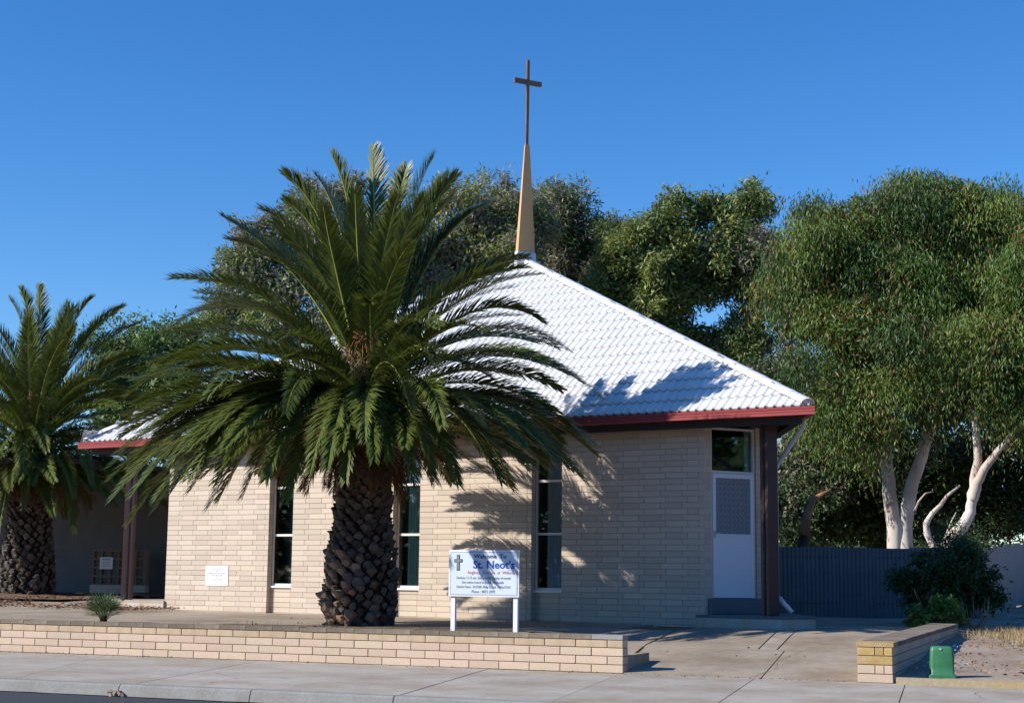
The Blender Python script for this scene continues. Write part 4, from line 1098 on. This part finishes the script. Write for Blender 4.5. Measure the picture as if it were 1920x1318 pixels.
st5 = [rel(base5, [base5+Vector((-.2, 0, 0)), at(1678, 990, 40), at(1668, 930, 40), at(1662, 870, 40), at(1660, 815, 40), at(1668, 700, 40.3)]), rel(base5, [base5+Vector((.05, 0, 0)), at(1695, 985, 40), at(1710, 905, 39.8), at(1740, 815, 39.6), at(1790, 700, 39.5)])]
tree('gum_tree', 'large drooping gum tree with two pale stems behind the iron fence', 40, (1697, 1040),
     [(1780, 390, 110, 78), (1630, 432, 115, 92), (1550, 430, 60, 55), (1480, 500, 50, 60, 1), (1700, 520, 150, 100), (1540, 540, 110, 90, 1), (1500, 600, 75, 70, 1), (1640, 620, 140, 90, -1), (1580, 720, 75, 70, -1), (1700, 725, 90, 55, -1), (1860, 420, 100, 75, 1), (1800, 560, 130, 110), (1730, 640, 110, 80, -1)
      , (1590, 790, 45, 40, -1)],
     M['euc'], 190000, .15, .030, M['bark'], hang=1, seed=35, extra=(M['euc_rust'], .09), lump=.85, trunk=st5, tr=.235, base_xy=b5, more=((M['euc_light'], .35), (M['euc_deep'], .35)), shell=.80, lumpz=.8, nbranch=26)
T6b = at(1762, 1040, 37.5); b6 = (T6b.x, T6b.y); base6 = Vector((T6b.x, T6b.y, gz(*b6)-.05))
st6 = [rel(base6, [base6, at(1782, 1012, 37.5), at(1805, 985, 37.5), at(1819, 960, 37.5), at(1825, 915, 37.5), at(1832, 850, 37.5), at(1828, 760, 37.6)]), rel(base6, [at(1823, 940, 37.5), at(1832, 905, 37.4), at(1848, 875, 37.3), at(1868, 848, 37.2), at(1930, 780, 37)])]
tree('gum_tree', 'leaning gum tree with forked peeling trunk at the right edge', 37.5, (1800, 1045),
     [(1880, 690, 70, 60), (1800, 700, 70, 60, 1), (1905, 765, 45, 40), (1930, 600, 80, 90), (1960, 480, 90, 90), (1850, 640, 70, 60)],
     M['euc'], 85000, .15, .030, M['bark'], hang=1, seed=36, extra=(M['euc_rust'], .10), lump=.80, trunk=st6, tr=.18, base_xy=b6, shell=.78, more=((M['euc_light'], .35), (M['euc_deep'], .3)))
tree('tree', 'round bright green tree between the left palm and the big palm', 43, (270, 1060),
     [(270, 650, 90, 42), (220, 700, 60, 55), (330, 650, 70, 50, 1), (300, 720, 110, 60), (230, 780, 90, 60), (370, 760, 90, 60)],
     M['pale_leaf'], 36000, .15, .045, M['bark_dark'], seed=37, extra=(M['mid_leaf'], .3), lump=.5)
tree('shrub', 'dense speckled evergreen shrub mass behind the roof corner and fence', 43, (1500, 1040),
     [(1460, 700, 75, 55, 2), (1520, 760, 60, 80, 1), (1440, 760, 80, 70, 2), (1500, 860, 60, 90), (1560, 900, 70, 100), (1480, 960, 60, 60), (1620, 930, 70, 90, 1)],
     M['shrub_leaf'], 50000, .12, .05, M['bark_dark'], seed=38, extra=(M['grey_leaf'], .2), lump=.45, cat='shrub', tr=.10)
tree('shrub', 'understorey shrub with crown shade in its leaf colour, behind the two pale gum stems', 43, (1700, 1040),
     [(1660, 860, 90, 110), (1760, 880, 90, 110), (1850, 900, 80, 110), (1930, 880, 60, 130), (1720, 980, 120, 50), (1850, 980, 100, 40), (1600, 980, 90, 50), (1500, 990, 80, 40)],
     M['shaded_leaf'], 46000, .15, .06, M['bark_dark'], seed=39, extra=(M['shrub_leaf'], .3), lump=.6, cat='shrub', tr=.10)
# far wood closing the gaps low down behind everything
def far_wood():
    rg = np.random.default_rng(77); xs = rg.uniform(-75, 45, 5200); n = len(xs)
    ys = 66+rg.uniform(-4, 6, n); hgt = 3.6+1.6*np.sin(xs*.23)+1.1*np.sin(xs*.71+1)
    zs = .6+rg.uniform(0, 1, n)*hgt
    per = 40; P = np.repeat(np.stack([xs, ys, zs], 1), per, 0)+rg.normal(size=(n*per, 3))*.5
    V, F = leaf_cloud(P, rg.normal(size=(n*per, 3))+np.array([0, 0, -.3]), .30, .11, rg)
    o = link('distant_trees', np_mesh('distant_trees', V, F), M['shrub_leaf']); tag(o, 'dark belt of distant scrub closing the view behind the trees', 'scrub', kind='stuff')
far_wood()
def opposite():
    rg = np.random.default_rng(78); n = 3600; xs = rg.uniform(-90, 50, n); ys = -34+rg.uniform(-5, 4, n)
    k = 1500; xs[:k] = 32+rg.uniform(-3, 4, k); ys[:k] = rg.uniform(-20, 75, k)
    hgt = 8.5+1.8*np.sin((xs+ys)*.19)+1.0*np.sin(xs*.57+1); zs = rg.uniform(0, 1, n)*hgt
    per = 20; P = np.repeat(np.stack([xs, ys, zs], 1), per, 0)+rg.normal(size=(n*per, 3))*.8
    V, F = leaf_cloud(P, rg.normal(size=(n*per, 3)), .8, .5, rg)
    o = link('opposite_trees', np_mesh('opposite_trees', V, F), M['shrub_leaf']); tag(o, 'belt of garden trees across the street mirrored in the windows', 'trees', kind='stuff')
opposite()
# broken stump, bare branches
sb = MB(); q = [at(1503, 1035, 36.5), at(1510, 990, 36.5), at(1516, 950, 36.5), at(1524, 935, 36.5)]
st = thing('broken_tree', 'snapped tree stump with torn orange limb above the iron fence', 'tree', (q[0].x, q[0].y, gz(q[0].x, q[0].y)))
bl_ = Vector(st.location)
sb.tube([Vector((0, 0, 0))]+[p-bl_ for p in q], [.15, .13, .12, .10, .09], 8); sb.build('trunk', M['bark_dark'], st, True)
s2 = MB(); s2.tube([p-bl_ for p in (at(1506, 1003, 36.35), at(1517, 955, 36.4), at(1524, 937, 36.4), at(1545, 925, 36.4), at(1558, 918, 36.4))], [.12, .105, .09, .06, .03], 6)
for k in range(7):
    a = at(1535+k*3, 928, 36.4)-bl_; s2.tube([a, a+Vector((random.gauss(.05, .08), random.gauss(0, .05), random.uniform(-.05, .15)))], [.02, .004], 4)
s2.build('torn_limb', M['stump'], st, True)
def bare(name, label, paths, D):
    p0 = at(*paths[0][0], D); root = thing(name, label, 'branch', (p0.x, p0.y, gz(p0.x, p0.y)))
    for i, pth in enumerate(paths):
        m_ = MB(); P = [at(u, v, D)-root.location for u, v in pth]
        if i == 0: P = [Vector((0, 0, 0))]+P
        r0 = .11 if i == 0 else .035
        m_.tube(P, [r0*(1-.75*k/(len(P)-1)) for k in range(len(P))], 7); m_.build('limb', M['bark'], root, True)
    return root
bare('bare_stem', 'bare curved grey stem between the pale gum trunks', [[(1750, 1024), (1738, 1000), (1736, 980), (1748, 962), (1765, 945), (1775, 930), (1800, 910)], [(1748, 962), (1740, 985), (1733, 1003)], [(1715, 958), (1722, 940), (1735, 925), (1750, 921)], [(1765, 1022), (1775, 1000), (1785, 975), (1793, 960)]], 38.3)

# ------------------------------------------------------------------ shrubs and small plants
tree('shrub', 'dark leafy shrub in front of the iron fence at the end of the low wall', 27.5, (1780, 1150),
     [(1780, 1085, 55, 50), (1735, 1112, 45, 40), (1825, 1105, 38, 42), (1790, 1130, 50, 35), (1705, 1095, 20, 18), (1852, 1115, 20, 20), (1800, 1045, 25, 25)],
     M['shrub_leaf'], 12000, .09, .045, M['bark_dark'], seed=41, lump=.25, cat='shrub', tr=.04, per=40)
tree('shrub', 'bright green leafy plant touching the far end of the low wall', 25.8, (1740, 1165),
     [(1725, 1155, 22, 18), (1770, 1140, 28, 20), (1790, 1155, 20, 15), (1715, 1165, 15, 12)],
     M['bright_leaf'], 1800, .075, .065, M['bark_dark'], seed=42, lump=.12, cat='shrub', tr=.02, per=14, nbranch=14)
tree('shrub', 'wispy blue green shrub spraying above the fence corner', 28.5, (1800, 1150),
     [(1790, 1010, 45, 40), (1830, 1040, 30, 40), (1770, 1050, 40, 40)],
     M['shrub_leaf'], 2600, .07, .018, M['bark_dark'], seed=43, lump=.3, cat='shrub', tr=.03, per=20, nbranch=30)
def tufts(name, label, spots, m, cat, kind='stuff', h=.22, n=26, w=.008, spread=.09):
    rg = np.random.default_rng(len(spots)+5); A = []; Dv = []
    for (x, y) in spots:
        z = gz(x, y)-.02; k = rg.integers(n//2, n)
        A.append(np.stack([x+rg.normal(0, spread, k), y+rg.normal(0, spread, k), np.full(k, z)], 1)); Dv.append(rg.normal(size=(k, 3))*.45+np.array([0, 0, 1.]))
    A = np.concatenate(A); Dv = np.concatenate(Dv); V, F = leaf_cloud(A, Dv, h, w, rg, .1)
    o = link(name, np_mesh(name, V, F), m); tag(o, label, cat, kind=kind); return o
sp_ = [(random.uniform(-1.9, 1.5), random.uniform(22.5, 27.5)) for _ in range(150)]+[(random.gauss(-1.9, .3), random.uniform(24.5, 27.5)) for _ in range(80)]
tufts('dry_grass', 'dry straw grass tufts over the sandy lot', sp_, M['dry'], 'grass', h=.13, n=20)
sp_ = [(random.uniform(-6, 4), random.uniform(46, 60)) for _ in range(500)]
tufts('far_dry_grass', 'tall dry grass beyond the pale fence', sp_, M['dry'], 'grass', h=1.0, n=40, w=.03, spread=.3)
g0 = on_ground(190, 1163, .38)
sp_ = [(g0.x+random.uniform(-.75, .7), g0.y-.12+random.gauss(0, .07)) for _ in range(70)]
tufts('green_grass', 'small strip of green grass around the little fan palm', sp_, M['grass'], 'grass', h=.05, n=30, w=.006)
sp_ = [(random.uniform(-12.8, -6.8), random.uniform(18.6, 20.8)) for _ in range(50)]
tufts('bed_weeds', 'thin dark weeds in the garden bed below the big palm', sp_, M['shrub_leaf'], 'weeds', h=.12, n=10, w=.006)
# wiry dry plant
dw = thing('wiry_plant', 'wiry yellow stemmed plant in front of the dark shrub', 'plant', (*at(1828, 1150, 26.5).xy, gz(-1.6, 25)))
m_ = MB()
for k in range(26):
    a = random.uniform(0, 6.28); d = Vector((math.cos(a)*.25, math.sin(a)*.25, random.uniform(.35, .6))); m_.tube([Vector((0, 0, 0)), d*.5+Vector((d.x*.3, d.y*.3, -.03)), d], [.008, .006, .003], 4, False)
m_.build('stem', M['dry'], dw)
# little fan palm
fpz = gz(g0.x, g0.y)
fpm = thing('fan_palm', 'small spiky fan palm growing just behind the garden wall', 'palm', (g0.x, g0.y+.05, fpz), 0)
for k in range(24):
    a = k*2.4; el = R(random.uniform(15, 85)); d = Vector((math.cos(a)*math.cos(el), math.sin(a)*math.cos(el), math.sin(el))); hub = d*random.uniform(.10, .22)+Vector((0, 0, .05))
    m_ = MB(); m_.tube([Vector((0, 0, .02)), hub], .006, 4, False); s_ = d.orthogonal().normalized(); t_ = d.cross(s_)
    sdir = d.cross(Vector((0, 0, 1))); sdir = sdir.normalized() if sdir.length > .01 else s_
    for j in range(13):
        aa = R(-75+150*j/12); dd_ = (d*math.cos(aa)+sdir*math.sin(aa)).normalized(); L = random.uniform(.25, .33); nn = d.cross(sdir); w = dd_.cross(nn).normalized()*.008
        k0 = len(m_.v); m_.v += [tuple(hub), tuple(hub+dd_*L*.5+w), tuple(hub+dd_*L), tuple(hub+dd_*L*.5-w)]; m_.f.append((k0, k0+1, k0+2, k0+3)); m_.mi.append(0)
    m_.build('leaf', leafmat('fan_leaf', (.10, .15, .06)) if k == 0 else bpy.data.materials['fan_leaf'], fpm)
MB().tube([(0, 0, -.05), (0, 0, .12)], [.07, .05], 8).build('trunk', M['core'], fpm)
# leaf litter
def litter(name, label, n, region, m, L=.07, W=.025, off=.0):
    rg = np.random.default_rng(n); P = []
    while len(P) < n:
        x, y = rg.uniform(region[0], region[1]), rg.uniform(region[2], region[3])
        if noise.noise(Vector((x*.8, y*.8, 5))) < rg.uniform(-.35, .35): continue
        P.append((x, y, gz(x, y)+off+.004))
    P = np.array(P); d = rg.normal(size=(n, 3))*np.array([1, 1, .12]); V, F = leaf_cloud(P, d, L, W, rg, .1)
    o = link(name, np_mesh(name, V, F), m); tag(o, label, 'leaf litter', kind='stuff')
litter('leaf_litter', 'fallen leaves scattered over the sandy lot', 2600, (-2.3, 3, 18.2, 34), M['litter'], off=-.005)
litter('bark_litter', 'fallen palm scraps on the mulch at the left', 3200, (-25, -17.6, 25, 28), M['litter'], off=.06)
litter('path_litter', 'small dry scraps along the foot of the garden wall', 260, (-15, -3, 17.75, 17.96), M['litter'], L=.03, W=.012, off=.008)
litter('drive_litter', 'few fallen leaves on the driveway and terrace', 110, (-14, -3, 18.5, 27), M['litter'], L=.05, off=.014)
litter('paper_litter', 'pale scraps lying along the low wall', 46, (-2.45, -1.9, 19, 23), M['paper'], L=.06, W=.04)
